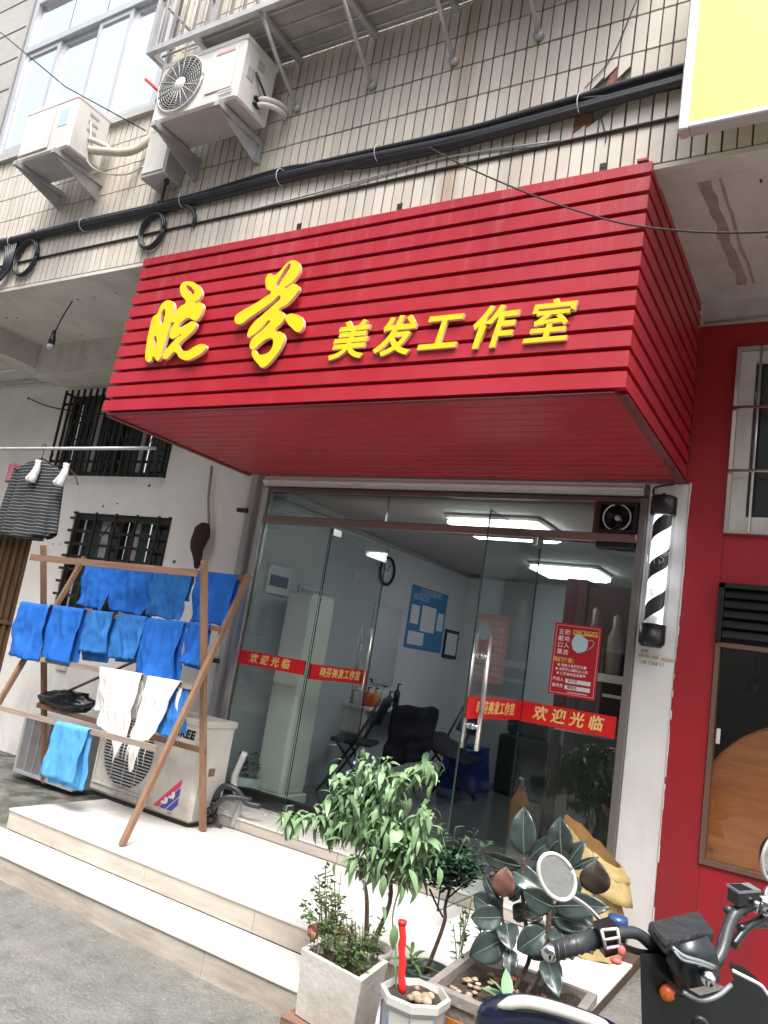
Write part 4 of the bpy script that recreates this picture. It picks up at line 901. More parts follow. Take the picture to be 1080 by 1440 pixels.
# ------------------------------------------------------------------ upper window and security cage
t = thing('aluminium_window', 'large aluminium sliding window at upper left reflecting bright sky', 'window', (-3.1, WY, 5.26))
b = MB()
fy0, fy1 = WY-.02, WY+.08
b.box(wx0, wx0+.06, fy0, fy1, wz0, wz1); b.box(wx1-.06, wx1, fy0, fy1, wz0, wz1); b.box(wx0+.06, wx1-.06, fy0, fy1, wz0, wz0+.06); b.box(wx0+.06, wx1-.06, fy0, fy1, wz1-.06, wz1); b.box(wx0+.06, wx1-.06, fy0, fy1, 6.36, 6.42)
part('frame', b, m_alu, t)
mull = [wx0+.06, -3.56, -3.05, -2.62, wx1-.06]
for i in range(4):
    a, c = mull[i], mull[i+1]; yo = WY+.012 if i % 2 == 0 else WY+.04
    b = MB(); b.box(a, a+.045, yo-.015, yo+.02, wz0+.061, 6.359); b.box(c-.045, c, yo-.015, yo+.02, wz0+.061, 6.359); b.box(a+.046, c-.046, yo-.015, yo+.02, wz0+.061, wz0+.115); b.box(a+.046, c-.046, yo-.015, yo+.02, 6.31, 6.359); sash = part('sash', b, m_alu, t)
    b = MB(); b.box(a+.046, c-.046, yo+.0, yo+.006, wz0+.116, 6.309); o = mesh_obj('pane', b, m_wglass, sash)
    o.location = (0,0,0); 
    for v in o.data.vertices: v.co = v.co
    b = MB(); b.box(a+.004, c-.004, WY+.03, WY+.036, 6.421, wz1-.061); part('pane', b, m_wglass, t)
b = MB(); b.box(wx0-.05, wx1+.05, WY-.05, WY-.013, wz0-.05, wz0); part('sill', b, m_plaster, t)
# room wall behind panes closed by the mortar bed behind
b = MB(); b.box(wx0, wx1, WY+.10, WY+.15, wz0, wz1); part('backing', b, m_dark, t)

t = thing('security_cage', 'steel window cage with sloping struts above the air conditioner', 'window cage', (-.5, -1.65, 5.2))
cx0, cx1, cyf, cz0, cz1 = -1.62, 1.62, -1.87, 5.2, 6.4
b = MB()
b.box(cx0, cx1, cyf, cyf+.035, cz0, cz0+.04); b.box(cx0, cx1, cyf, cyf+.035, cz1-.04, cz1); b.box(cx0, cx0+.035, cyf+.036, WY-.013, cz0, cz0+.035); b.box(cx1-.035, cx1, cyf+.036, WY-.013, cz0, cz0+.035)
b.box(cx0, cx0+.035, cyf, cyf+.035, cz0+.041, cz1-.041); b.box(cx0, cx0+.035, WY-.05, WY-.013, cz0+.041, cz1)
part('frame', b, m_galv, t)
for i in range(30):
    b = MB(); x = cx0+.09+i*.107; b.tube([(x, cyf+.015, cz0+.04), (x, cyf+.015, cz1-.04)], .010, 6); part('bar', b, m_white, t)
for i in range(4):
    b = MB(); y = cyf+.09+i*.1; b.tube([(cx0+.017, y, cz0+.036), (cx0+.017, y, cz1-.04)], .010, 6); part('bar', b, m_white, t)
for z in (5.62, 6.0):
    b = MB(); b.tube([(cx0, cyf+.017, z), (cx1, cyf+.017, z)], .011, 6); b.tube([(cx0+.017, cyf+.017, z), (cx0+.017, WY-.014, z)], .011, 6); part('rail', b, m_galv, t)
for i, x in enumerate((-.62, -.05, .50, 1.0)):
    b = MB(); b.tube([(x-.02, cyf+.02, cz0+.01), (x, -1.66, 5.03), (x+.01, WY-.03, 4.862)], .013, 8); b.tube([(x+.01, WY-.045, 4.862), (x+.01, WY-.013, 4.862)], .028, 10); part('strut', b, m_galv, t)
for x in (-1.2, -.66, -.08, .47, .97, 1.4):
    b = MB(); b.box(x-.018, x+.018, cyf+.036, WY-.015, cz0+.005, cz0+.035); part('cross_bar', b, m_galv, t)
for y in (-1.77, -1.66, -1.55, -1.45):
    b = MB(); b.tube([(cx0+.04, y, cz0+.045), (cx1-.04, y, cz0+.045)], .008, 6); part('floor_rod', b, m_galv, t)
m_boardc = M('stained_board', (.44,.41,.39), .8, 0, .35, 6)
for i in range(5):
    a = cx0+.37+i*.57; b = MB(); b.box(a+.004, min(a+.566, cx1-.04), cyf+.05, WY-.02, cz0+.056, cz0+.066); part('floor_board', b, m_boardc, t)

# ------------------------------------------------------------------ air conditioners
def ac_unit(lab, x0, x1, y0, y1, z0, z1, mat, name='air_conditioner', bracket=True, slots=True):
    t = thing(name, lab, 'air conditioner', ((x0+x1)/2, (y0+y1)/2, z0))
    b = MB(); b.box(x0, x1, y0, y1, z0, z1, 0, .012); part('casing', b, mat, t)
    b = MB(); b.box(x0-.004, x1+.004, y0-.004, y1+.004, z1-.03, z1+.006, 0, .004); part('lid', b, mat, t)
    b = MB(); b.box(x0+.02, x1-.02, y0+.02, y1-.02, z0-.006, z0-.0005); part('base_pan', b, m_acgrey, t)
    return t
def wall_brackets(t, xs_, y0, z):
    for x in xs_:
        b = MB()
        b.obox((x, y0-.03, z-.028), (x, WY-.014, z-.028), .04, .035)
        b.obox((x, WY-.03, z-.046), (x, WY-.03, z-.17), .04, .03, (0,1,0))
        # tapered gusset plate
        b.prism([(y0-.03, z-.046), (WY-.046, z-.046), (WY-.046, z-.165), (WY-.07, z-.165)], (x-.0015, 0, 0), (0,1,0), (0,0,1), (.003, 0, 0))
        b.tube([(x, WY-.045, z-.14), (x, WY-.045-.012, z-.14)], .010, 8)
        part('bracket', b, m_galv, t)
# main one above the sign
t = ac_unit('large white air conditioner with round fan grille above the red sign', -1.50, -.755, -1.80, -1.50, 4.69, 5.125, m_white)
fc = Vector((-1.275, -1.813, 4.915)); FR = .192
b = MB(); b.lathe([(.001,0),(FR,0)], fc+Vector((0,.010,0)), 36, 0, 'y'); part('fan_recess', b, m_iron, t)
for k in range(9):
    b = MB(); b.tube(arc(fc, .05+k*(FR-.05)/8.5, 0, 360, 40), .0028, 5); part('grille_ring', b, m_acgrey, t)
for k in range(20):
    a = 2*PI*k/20; b = MB(); b.tube([fc+Vector((math.cos(a)*.045,-.002,math.sin(a)*.045)), fc+Vector((math.cos(a)*FR,-.002,math.sin(a)*FR))], .0035, 5); part('grille_spoke', b, m_acgrey, t)
b = MB(); b.lathe([(.001,-.012),(.04,-.010),(.05,0.0)], fc, 24, 0, 'y'); part('hub_cap', b, m_white, t)
b = MB(); b.tube(arc(fc, FR+.006, 0, 360, 40), .006, 6); part('grille_rim', b, m_white, t)
b = MB(); b.box(-1.03, -.81, -1.807, -1.801, 4.77, 5.07, 0, .002); part('front_panel', b, m_white, t)
b = MB(); b.box(-.90, -.79, -1.815, -1.8075, 4.742, 4.752); part('catch', b, m_white, t)
b = MB(); b.box(-.99, -.83, -1.8105, -1.8075, 5.035, 5.055); part('badge', b, M('faded_pink_print', (.62,.42,.40), .6), t)
b = MB(); b.box(-.754, -.751, -1.68, -1.62, 4.99, 5.05); part('label_plate', b, m_acgrey, t)
b = MB(); b.box(-.754, -.751, -1.75, -1.69, 4.87, 4.95); part('label_plate', b, m_acgrey, t)
b = MB(); b.tube(bez([(-.75, -1.68, 4.95), (-.73, -1.66, 4.90), (-.72, -1.60, 4.84), (-.73, -1.55, 4.80)], 5), .008, 6); part('power_cable', b, m_cable, t)
for z in (4.80, 4.76):
    b = MB(); b.tube(bez([(-.75, -1.62, z), (-.70, -1.61, z), (-.66, -1.55, z+.01), (-.66, -1.47, z+.03), (-.70, -1.42, z+.05)], 5), .017, 8); part('coolant_pipe', b, m_white, t)
    b = MB(); b.tube([(-.753, -1.62, z), (-.735, -1.62, z)], .022, 8); b.ball((-.745, -1.65, z-.005), .014, 8, 5); part('valve', b, m_iron, t)
wall_brackets(t, (-1.43, -.87), -1.80, 4.685)
# left unit
t = ac_unit('smaller white air conditioner below the upper aluminium window', -2.90, -2.29, -1.85, -1.56, 4.665, 5.09, m_white)
b = MB(); b.box(-2.88, -2.53, -1.860, -1.851, 4.70, 5.05, 0, .006); part('front_panel', b, m_white, t)
b = MB(); b.box(-2.47, -2.37, -1.8525, -1.8505, 4.86, 5.0); part('sticker', b, M('faded_blue_print', (.42,.55,.62), .5), t)
b = MB()
for z in (5.0, 4.94, 4.88): b.box(-2.289, -2.286, -1.74, -1.66, z, z+.02)
part('vent_slot', b, m_acgrey, t)
b = MB(); b.tube(bez([(-2.28, -1.68, 4.75), (-2.15, -1.66, 4.72), (-1.98, -1.55, 4.76), (-1.90, -1.46, 4.95), (-1.87, -1.44, 5.2), (-1.84, -1.44, 5.6), (-1.83, -1.44, 6.4)], 7), .030, 10); b.tube(bez([(-2.28, -1.70, 4.82), (-2.2, -1.68, 4.79), (-2.1, -1.64, 4.74)], 5), .02, 8); part('coolant_pipe', b, M('pipe_tape', (.55,.49,.40), .7, 0, .25, 14), t)
b = MB(); b.tube(bez([(-2.285, -1.72, 4.95), (-2.27, -1.70, 4.80), (-2.28, -1.68, 4.66), (-2.2, -1.6, 4.60), (-2.05, -1.5, 4.62), (-1.95, -1.45, 4.70)], 6), .007, 6); part('power_cable', b, m_white, t)
b = MB(); b.tube([(-2.289, -1.68, 4.75), (-2.24, -1.675, 4.745)], .02, 8); b.tube([(-2.289, -1.70, 4.82), (-2.24, -1.69, 4.81)], .015, 8); part('valve', b, m_iron, t)
wall_brackets(t, (-2.86, -2.40), -1.85, 4.665)
t.location = Vector(t.location) + Vector((-.075, .045, .065))
# meter box
t = thing('meter_box', 'grey metal box fixed between the two upper air conditioners', 'meter box', (-1.7, WY, 4.5))
b = MB(); b.box(-1.80, -1.56, -1.57, WY-.013, 4.50, 4.86, 0, .008); part('body', b, m_acgrey, t)
b = MB(); b.box(-1.785, -1.575, -1.577, -1.571, 4.53, 4.845, 0, .002); part('door', b, m_white, t)
b = MB(); b.tube([(-1.60,-1.50,4.5),(-1.60,-1.50,4.47)], .018, 8); b.tube(bez([(-1.66,-1.46,4.5),(-1.67,-1.45,4.42),(-1.68,-1.43,4.34)],4), .008, 6); part('cable_gland', b, m_iron, t)
b = MB(); c1 = at(205, 112, 'y', -1.6); c2_ = at(228, 132, 'y', -1.6); b.tube([c1, c2_], .012, 8); ob = mesh_obj('red_tube', b, m_redpole); tag(ob, 'short red tube sticking out beside the main air conditioner', 'tube')

# ground units
t = thing('air_conditioner', 'old beige air conditioner with wide round grille standing on the top step', 'air conditioner', (-1.58, -.5, .254))
x0, x1, y0, y1, z0, z1 = -2.07, -1.06, -.655, -.36, .285, .925
b = MB(); b.box(x0, x1, y0, y1, z0, z1, 0, .02); part('casing', b, m_acbeige, t)
b = MB(); b.box(x0-.006, x1+.006, y0-.006, y1+.006, z1-.035, z1+.008, 0, .005); part('lid', b, m_acbeige, t)
b = MB(); b.box(x0+.03, x1-.03, y0+.03, y1-.03, .256, .284); part('foot', b, m_iron, t)
b = MB()
for q in ((x0+.03, x0+.62, .345, .36), (x0+.03, x0+.62, .875, .89), (x0+.03, x0+.045, .361, .874), (x0+.605, x0+.62, .361, .874)): b.box(q[0], q[1], y0-.010, y0+.002, q[2], q[3], 0, .003)
part('grille_frame', b, m_acbeige, t)
gc = Vector((x0+.335, y0, .615)); GR = .245
b = MB(); b.lathe([(.001,0),(GR,0)], gc+Vector((0,-.0015,0)), 40, 0, 'y'); part('fan_recess', b, m_blackm, t)
NS = 23
for i in range(NS):
    dz = -GR+.012+(2*GR-.024)*i/(NS-1); hw = math.sqrt(max(0, GR*GR-dz*dz)); b = MB(); b.box(gc.x-hw, gc.x+hw, y0-.010, y0-.003, gc.z+dz-.0045, gc.z+dz+.0045); part('grille_slat', b, m_acgrey, t)
for dx in (-.12, 0, .12):
    hw = math.sqrt(GR*GR-dx*dx); b = MB(); b.box(gc.x+dx-.003, gc.x+dx+.003, y0-.0125, y0-.0105, gc.z-hw, gc.z+hw); part('grille_rib', b, m_acgrey, t)
b = MB(); b.box(-1.42, -1.08, y0-.006, y0+.001, .30, .87, 0, .003); part('front_panel', b, m_acbeige, t)
b = MB(); add_text(b, glyphs('GREE', .075, .001, .004, .12, 1.15), (-1.245, y0-.0075, .825), (1,0,0), (0,0,1), (0,-1,0)); part('lettering', b, m_black, t)
b = MB()
def strp(o_, w, mi): b.prism([(0,0),(w,0),(w+.16,.15),(.16,.15)], (o_, y0-.0065, .34), (1,0,0), (0,0,1), (0,-.001,0), mi)
b.prism([(0,0),(.05,0),(.22,.17),(.22,.215)], (-1.40, y0-.0065, .33), (1,0,0), (0,0,1), (0,-.001,0), 0)
b.prism([(.06,0),(.115,0),(.22,.105),(.22,.160)], (-1.40, y0-.0065, .33), (1,0,0), (0,0,1), (0,-.001,0), 1)
b.prism([(.125,0),(.175,0),(.22,.045),(.22,.095)], (-1.40, y0-.0065, .33), (1,0,0), (0,0,1), (0,-.001,0), 1)
b.ball((-1.29, y0-.008, .385), .018, 8, 5, 2, (1,.12,1.2)); b.ball((-1.235, y0-.008, .43), .018, 8, 5, 2, (1,.12,1.2))
b.box(-1.33, -1.29, y0-.0095, y0-.008, .36, .375, 2); b.box(-1.27, -1.225, y0-.0095, y0-.008, .405, .42, 2)
part('stripe_logo', b, [M('logo_red', (.55,.03,.10), .4), M('logo_blue', (.03,.05,.28), .4), m_paper], t)
b = MB(); b.box(-1.28, -1.20, y0-.0075, y0-.001, .735, .765); b.box(x1+.0005, x1+.003, -.56, -.50, .58, .63); b.box(-1.26, -1.22, y0-.0072, y0-.001, .31, .318); part('recess', b, M('old_brown_plate', (.16,.12,.07), .5), t)
b = MB()
b.tube(bez([(x1-.0, -.46, .42), (x1+.05, -.45, .52), (x1+.14, -.42, .52), (x1+.22, -.38, .45), (x1+.30, -.33, .44)], 6), .020, 8); b.tube(bez([(x1-.0, -.50, .36), (x1+.06, -.50, .40), (x1+.12, -.46, .47), (x1+.24, -.36, .47)], 6), .018, 8)
b.tube(bez([(x1, -.42, .50), (x1+.03, -.44, .40), (x1+.03, -.45, .30), (x1+.08, -.42, .262)], 5), .010, 6)
part('coolant_pipe', b, m_cable, t)
b = MB(); b.tube(bez([(x1+.10, -.34, .262), (x1+.13, -.345, .42), (x1+.05, -.345, .55), (x1+.10, -.345, .75)], 6), .022, 8); part('drain_hose', b, m_acgrey, t)
b = MB()
for k, (a, c) in enumerate(((-.52,.36),(-.47,.40),(-.46,.33),(-.50,.31))): b.tube([(x1, a, c), (x1+.035, a, c)], .018, 8); b.ball((x1+.04, a, c), .02, 8, 5)
part('valve', b, m_iron, t)
b = MB(); b.tube(bez([(-1.42, y0-.012, .80), (-1.36, y0-.02, .70), (-1.30, y0-.012, .625), (-1.22, y0-.02, .70), (-1.08, y0-.012, .80)], 5), .0025, 4); part('string', b, m_acgrey, t)
b = MB(); gb = gz(-2.6, -.6)
t = thing('condenser_unit', 'grey finned condenser unit standing on concrete at far left', 'air conditioner', (-2.65, -.45, .2))
x0, x1, y0, y1, z0, z1 = -3.02, -2.30, -.60, -.34, .21, .66
b = MB(); b.box(x0, x1, y0+.02, y1, z0, z1, 0, .008); part('casing', b, m_acgrey, t)
b = MB()
for q in ((x0, x0+.03, z0, z1), (x1-.03, x1, z0, z1), (x0+.031, x1-.031, z0, z0+.03), (x0+.031, x1-.031, z1-.03, z1)): b.box(q[0], q[1], y0, y0+.019, q[2], q[3], 0, .002)
part('frame', b, m_acgrey, t)
b = MB()
for i in range(44): z = z0+.036+i*(z1-z0-.07)/44; b.box(x0+.031, x1-.031, y0+.008, y0+.019, z, z+.004)
o = part('fin', b, m_galv, t); o['kind'] = 'stuff'
for i in range(6): b = MB(); x = x0+.12+i*.1; b.box(x, x+.012, y0+.001, y0+.007, z0+.031, z1-.031); part('rib', b, m_galv, t)

# ------------------------------------------------------------------ cables on the wall
t = thing('cable_bundle', 'thick black cable bundle running along the tiled wall above the sign', 'cables', (0, WY-.05, 4.3))
path = [(-9, 4.34), (-4.6, 4.36), (-3.55, 4.37), (-2.6, 4.36), (-1.45, 4.345), (-.55, 4.36), (.0, 4.345), (.66, 4.327), (1.2, 4.345), (1.79, 4.365), (3.4, 4.42)]
for k in range(18):
    rr = random.uniform(.008, .016); a = k*2.4; q = []
    for i, (x, z) in enumerate(path):
        sp_ = .050 if -1 < x < 2.5 else .038
        an = a + i*.35; q.append((x, WY-.05+.018*math.cos(an), z+sp_*(-1+2*((k*7+i//3) % 18)/17)+.006*math.sin(an)))
    b = MB(); b.tube(bez(q, 6), rr, 6); part('cable', b, m_cable, t)
b = MB()
for x in (1.30, .12, -.6, -3.4, -1.45, -2.5):
    b = MB(); zc = 4.345; b.tube([(x+.003*math.cos(a/12*2*PI), WY-.055+.045*math.cos(a/12*2*PI), zc+.052*math.sin(a/12*2*PI)) for a in range(13)], .003, 4); part('cable_tie', b, m_white, t)
def coil(cx, cz, r, lab):
    b = MB()
    for k in range(5):
        rk = r*(.93+.05*k*(.5)); ph = k*40
        b.tube([(cx+random.uniform(-.004,.004)+rk*math.cos(a*PI/14)*(.95+.03*math.sin(a+k)), WY-.03-.012*(k % 3), cz+rk*math.sin(a*PI/14)*(1.05)) for a in range(29)], .009, 6)
    b.tube([(cx, WY-.04, cz+r), (cx+.01, WY-.05, cz+r+.10)], .012, 6)
    ob = mesh_obj('cable_coil', b, m_cable); tag(ob, lab, 'cable', 'coiled cables hanging under the bundle')
coil(-1.725, 4.17, .125, 'cable coil hanging from the bundle above the sign corner')
coil(-3.18, 4.18, .145, 'cable coil hanging at the left end of the wall')
b = MB(); b.tube(bez([(-1.47, WY-.05, 4.33), (-1.36, WY-.05, 4.27), (-1.32, WY-.04, 4.20), (-1.34, WY-.03, 4.14)], 5), .014, 6); part('loose_end', b, m_cable, t)
for k in range(6): b = MB(); b.tube(bez([(-3.5+k*.03, WY-.05, 4.34), (-3.42+k*.02, WY-.07, 4.2), (-3.45+k*.02, WY-.06, 4.08), (-3.6, WY-.04, 3.98-.01*k)], 5), .010, 6); part('loose_end', b, m_cable, t)
b = MB(); b.tube(bez([(-4.6, WY-.022, 4.165), (-2.5, WY-.022, 4.168), (-.6, WY-.022, 4.172), (.6, WY-.022, 4.176), (1.9, WY-.022, 4.18), (3.3, WY-.022, 4.19)], 8), .0085, 6)
ob = mesh_obj('thin_wall_cable', b, m_iron); tag(ob, 'single dark cable pinned to the tiles just above the sign', 'cable')
b = MB(); b.tube(bez([(-1.0, WY-.024, 4.175), (-.3, WY-.024, 4.20), (.15, WY-.024, 4.225), (.6, WY-.024, 4.24), (1.2, WY-.024, 4.19)], 6), .0055, 5); part('second_cable', b, m_acgrey, ob)
# drooping wire across the sign to the right
b = MB(); b.tube(bez([at(590,200,'y',-1.45), at(650,232,'y',-1.5), at(750,275,'y',-1.6), at(850,308,'y',-1.7), at(920,321,'y',-1.75), at(1000,327,'y',-1.8), at(1080,326,'y',-1.85), at(1200,318,'y',-1.95)], 6), .0045, 5)
ob = mesh_obj('drooping_wire', b, m_iron); tag(ob, 'thin wire sagging across the upper right of the red sign', 'wire')
b = MB(); b.tube([at(0,45,'y',-2.1), at(92,122,'y',-1.95), at(205,184,'y',-1.5)], .0045, 5)
ob = mesh_obj('slanting_wire', b, m_iron); tag(ob, 'thin wire crossing the upper left window down to the pipe', 'wire')
b = MB(); b.tube(bez([at(895,0,'y',-1.41), at(860,80,'y',-1.41), at(822,124,'y',-1.41)], 5), .003, 4); b.tube(bez([at(845,165,'y',-1.41), at(852,190,'y',-1.41), at(851,200,'y',-1.41)], 4), .003, 4)
ob = mesh_obj('loose_wire', b, m_iron); tag(ob, 'loose thin wire dangling over the broken tile patch', 'wire')
b = MB(); b.tube([(-9, -.06, 3.79), (-4.5,-.05, 3.79), (-3.77, -.05, 3.795), (-1.6, -.03, 3.80)], .012, 6); b.tube([(-9, -.03, 3.745), (-1.7, -.02, 3.755)], .012, 6)
ob = mesh_obj('wall_conduit', b, m_acgrey); tag(ob, 'grey conduit along the top of the white left wall', 'conduit')
# hanging bulb
t = thing('bulb_holder', 'black bulb holder hanging on a wire from the grey soffit', 'lamp', (-2.84, -1.2, 3.93))
b = MB(); b.tube(bez([(-2.95, -1.10, 3.945), (-3.0, -1.12, 3.80), (-3.04, -1.13, 3.66)], 4), .005, 5); part('wire', b, m_iron, t)
b = MB(); b.lathe([(.001,.10),(.014,.10),(.018,.06),(.026,.03),(.028,-.02),(.001,-.03)], (-3.045, -1.13, 3.58), 14); part('socket', b, m_black, t)
b = MB(); b.ball((-3.045, -1.13, 3.545), .03, 12, 8); part('bulb', b, m_acgrey, t)
# yellow light box
t = thing('yellow_signboard', 'pale yellow lightbox sign with aluminium rim at upper right', 'sign', (2.6, -1.7, 3.9))
b = MB(); b.box(1.875, 4.2, -1.70, -1.665, 3.895, 5.3, 0, .003); part('face', b, m_ybox, t)
b = MB(); b.box(1.845, 1.885, -1.72, -1.65, 3.865, 5.33, 0, .006); b.box(1.886, 4.24, -1.72, -1.65, 3.868, 3.894, 0, .006); part('rim', b, m_alu, t)

# ------------------------------------------------------------------ clothes line and laundry
t = thing('clothes_pole', 'long metal clothes pole holding the striped shirt', 'pole', (-3, -1, 2.72))
b = MB(); b.tube([(-6.5, -1.0, 2.735), (-1.72, -1.0, 2.722)], .013, 10); part('rod', b, m_galv, t)
b = MB(); b.tube([(-1.80,-1.0,2.735),(-1.80,-.9,3.2),(-1.80,-.8,3.92)], .003, 4); part('cord', b, m_iron, t)
t = thing('striped_shirt', 'black and white striped shirt on a hanger at left edge', 'shirt', (-3.05, -1.0, 2.7))
m_str = M('striped_knit', (.018,.02,.024), .9, 0, .3, 20, bump=.3)
def stripes(m):
    n = m.node_tree.nodes; l = m.node_tree.links; bs = n['Principled BSDF']
    tc = n.new('ShaderNodeTexCoord'); w = n.new('ShaderNodeTexWave'); w.wave_type = 'BANDS'; w.bands_direction = 'Z'; w.inputs['Scale'].default_value = 12; w.inputs['Distortion'].default_value = 1.0; w.inputs['Detail Scale'].default_value = .4
    l.new(tc.outputs['Object'], w.inputs['Vector']); g_ = n.new('ShaderNodeMath'); g_.operation = 'GREATER_THAN'; g_.inputs[1].default_value = .93; l.new(w.outputs['Fac'], g_.inputs[0])
    mx = n.new('ShaderNodeMix'); mx.data_type = 'RGBA'; l.new(g_.outputs[0], mx.inputs[0]); mx.inputs[6].default_value = (.018,.02,.024,1); mx.inputs[7].default_value = (.20,.21,.21,1); l.new(mx.outputs[2], bs.inputs['Base Color'])
stripes(m_str)
def shirt_body(side):
    def f(u, v):
        hw = .26+.03*v; sh = .07*abs(2*u-1)**1.5*(1-v)**3
        x = -3.0+(2*u-1)*hw; z = 2.62-sh-.60*v-.03*math.sin(u*PI)*v
        y = -1.0+side*(.045+.03*v)*math.sin(PI*u)**.5+.022*math.sin(u*17+v*2)*v+.015*noise.noise(Vector((u*3, v*3, side)))
        return Vector((x, y, z))
    return f
b = MB(); b.grid(shirt_body(-1), 30, 24); b.grid(shirt_body(1), 30, 24); o = part('body', b, m_str, t); solid(o, .004)
for s in (-1, 1):
    b = MB()
    def slv(u, v, s=s):
        a = u*2*PI; r = .065-.015*v; c = Vector((-3.0+s*(.25+.10*v), -1.0, 2.53-.50*v)); return c + Vector((math.cos(a)*r, math.sin(a)*r*.6, .03*math.cos(a)*s))
    b.grid(slv, 14, 12); part('sleeve', b, m_str, t)
b = MB(); b.tube(bez([(-3.25,-1.0,2.54),(-3.1,-1.0,2.61),(-3.0,-1.0,2.64),(-2.9,-1.0,2.61),(-2.75,-1.0,2.55)], 5), .007, 6); b.tube(bez([(-3.0,-1.0,2.64),(-3.0,-1.0,2.70),(-2.99,-1.0,2.75),(-3.02,-1.0,2.76),(-3.035,-1.0,2.735)], 4), .0035, 6); part('hanger', b, m_iron, t)
b = MB(); b.tube(bez([(-2.95,-.96,2.58),(-2.78,-.95,2.60),(-2.62,-.95,2.53),(-2.55,-.95,2.45)], 5), .006, 6); b.tube([(-2.74,-.96,2.6),(-2.74,-.98,2.74)], .003, 5)
ob = mesh_obj('spare_hanger', b, m_iron); tag(ob, 'empty dark hanger behind the striped shirt', 'hanger')
def sock(px, py, lab):
    c = at(px, py, 'y', -1.08); b = MB()
    q = [c+Vector(v) for v in ((.03,0,.09),(.035,0,.03),(.0,0,-.03),(-.05,0,-.075))]; b.tube(bez(q, 5), [.022]*5+[.026]*5+[.028]*5+[.010], 10)
    q = [c+Vector(v) for v in ((.045,-.01,.085),(.055,-.01,.02),(.04,-.01,-.05),(.02,-.01,-.085))]; b.tube(bez(q, 5), [.02]*5+[.024]*5+[.026]*5+[.012], 10)
    ob = mesh_obj('white_socks', b, m_wcloth); tag(ob, lab, 'socks', 'white sock pairs clipped by the shirt')
sock(47, 663, 'pair of white socks clipped on the middle of the shirt'); sock(86, 668, 'small white sock clipped at the right shoulder of the shirt')
b = MB()
c = at(17, 665, 'y', -.93); b.grid(lambda u, v: c + Vector((-.07+.14*u, .02*math.sin(u*9), .08-.16*v)), 8, 8)
ob = mesh_obj('small_pink_cloth', b, M('pink_grey_cloth', (.30,.10,.13), .9)); solid(ob, .006); tag(ob, 'small pink and grey cloth hanging left of the shirt', 'cloth')
t = thing('maroon_garment', 'dark maroon garment hanging on a cord against the white wall', 'garment', (-2.0, -.1, 2.3))
b = MB(); b.tube([at(298,655,'y',-.06), at(293,700,'y',-.06), at(294,740,'y',-.08)], .012, 6); part('cord', b, M('beige_cord', (.35,.28,.24), .8), t)
b = MB()
cM = at(283, 752, 'y', -.1)
prf = [(.001,.10),(.04,.09),(.075,.05),(.085,0),(.08,-.06),(.06,-.12),(.05,-.17),(.035,-.22),(.02,-.26),(.001,-.27)]
vs0 = len(b.v); b.lathe([(r, h) for r, h in prf], (0,0,0), 18)
for i in range(vs0, len(b.v)): v = b.v[i]; k = 1+.35*noise.noise(v*14); b.v[i] = cM + Vector((v.x*k+.02*math.sin(v.z*20), v.y*k*.6, v.z*1.05 - .1*v.x))
part('cloth', b, m_maroon, t)

# ------------------------------------------------------------------ timber drying rack
t = thing('drying_rack', 'homemade timber drying rack hung with blue towels', 'drying rack', (-1.8, -.9, .25))
XR, XL_ = -.985, -2.64
def yp(z): return -.593 - .457*(z-.25)/1.673      # leaning posts
def yb(z): return -1.293 + .643*(z-.25)/1.68      # braces crossing them
for x, zb in ((XR, .256), (XL_, .2)):
    b = MB(); b.obox((x, yp(zb), zb), (x, yp(1.95), 1.95), .038, .030, (0,1,0)); part('post', b, m_wood, t)
    b = MB(); b.obox((x+.032*(1 if x > -2 else -1)*1.0, yb(zb)-.0, zb), (x+.034*(1 if x > -2 else -1), yb(1.93), 1.93), .030, .034, (0,1,0)); part('brace', b, m_wood, t)
def rail(xl, yl, zl, xr, yr, zr, mat, h=.035): b = MB(); b.obox((xl, yl, zl), (xr, yr, zr), .018, h); part('rail', b, mat, t)
rail(-2.66, -1.12, 1.845, -.99, -1.085, 1.865, m_woodr, .045)
rail(-2.66, -.99, 1.49, -.95, -.83, 1.545, m_woodr)
rail(-2.70, -.985, 1.125, -.96, -.965, 1.165, m_woodg)
rail(-2.66, -.78, .775, -.96, -.735, .765, m_woodr)
rail(-3.0, -1.125, .75, -1.0, -1.12, .785, m_woodg)
rail(-2.66, -.66, 1.88, -.94, -.66, 1.905, m_woodr)
b = MB(); b.tube([(-2.64,-.75,.8),(-1.55,-.75,1.33)], .010, 6); part('diagonal_stick', b, m_woodr, t)
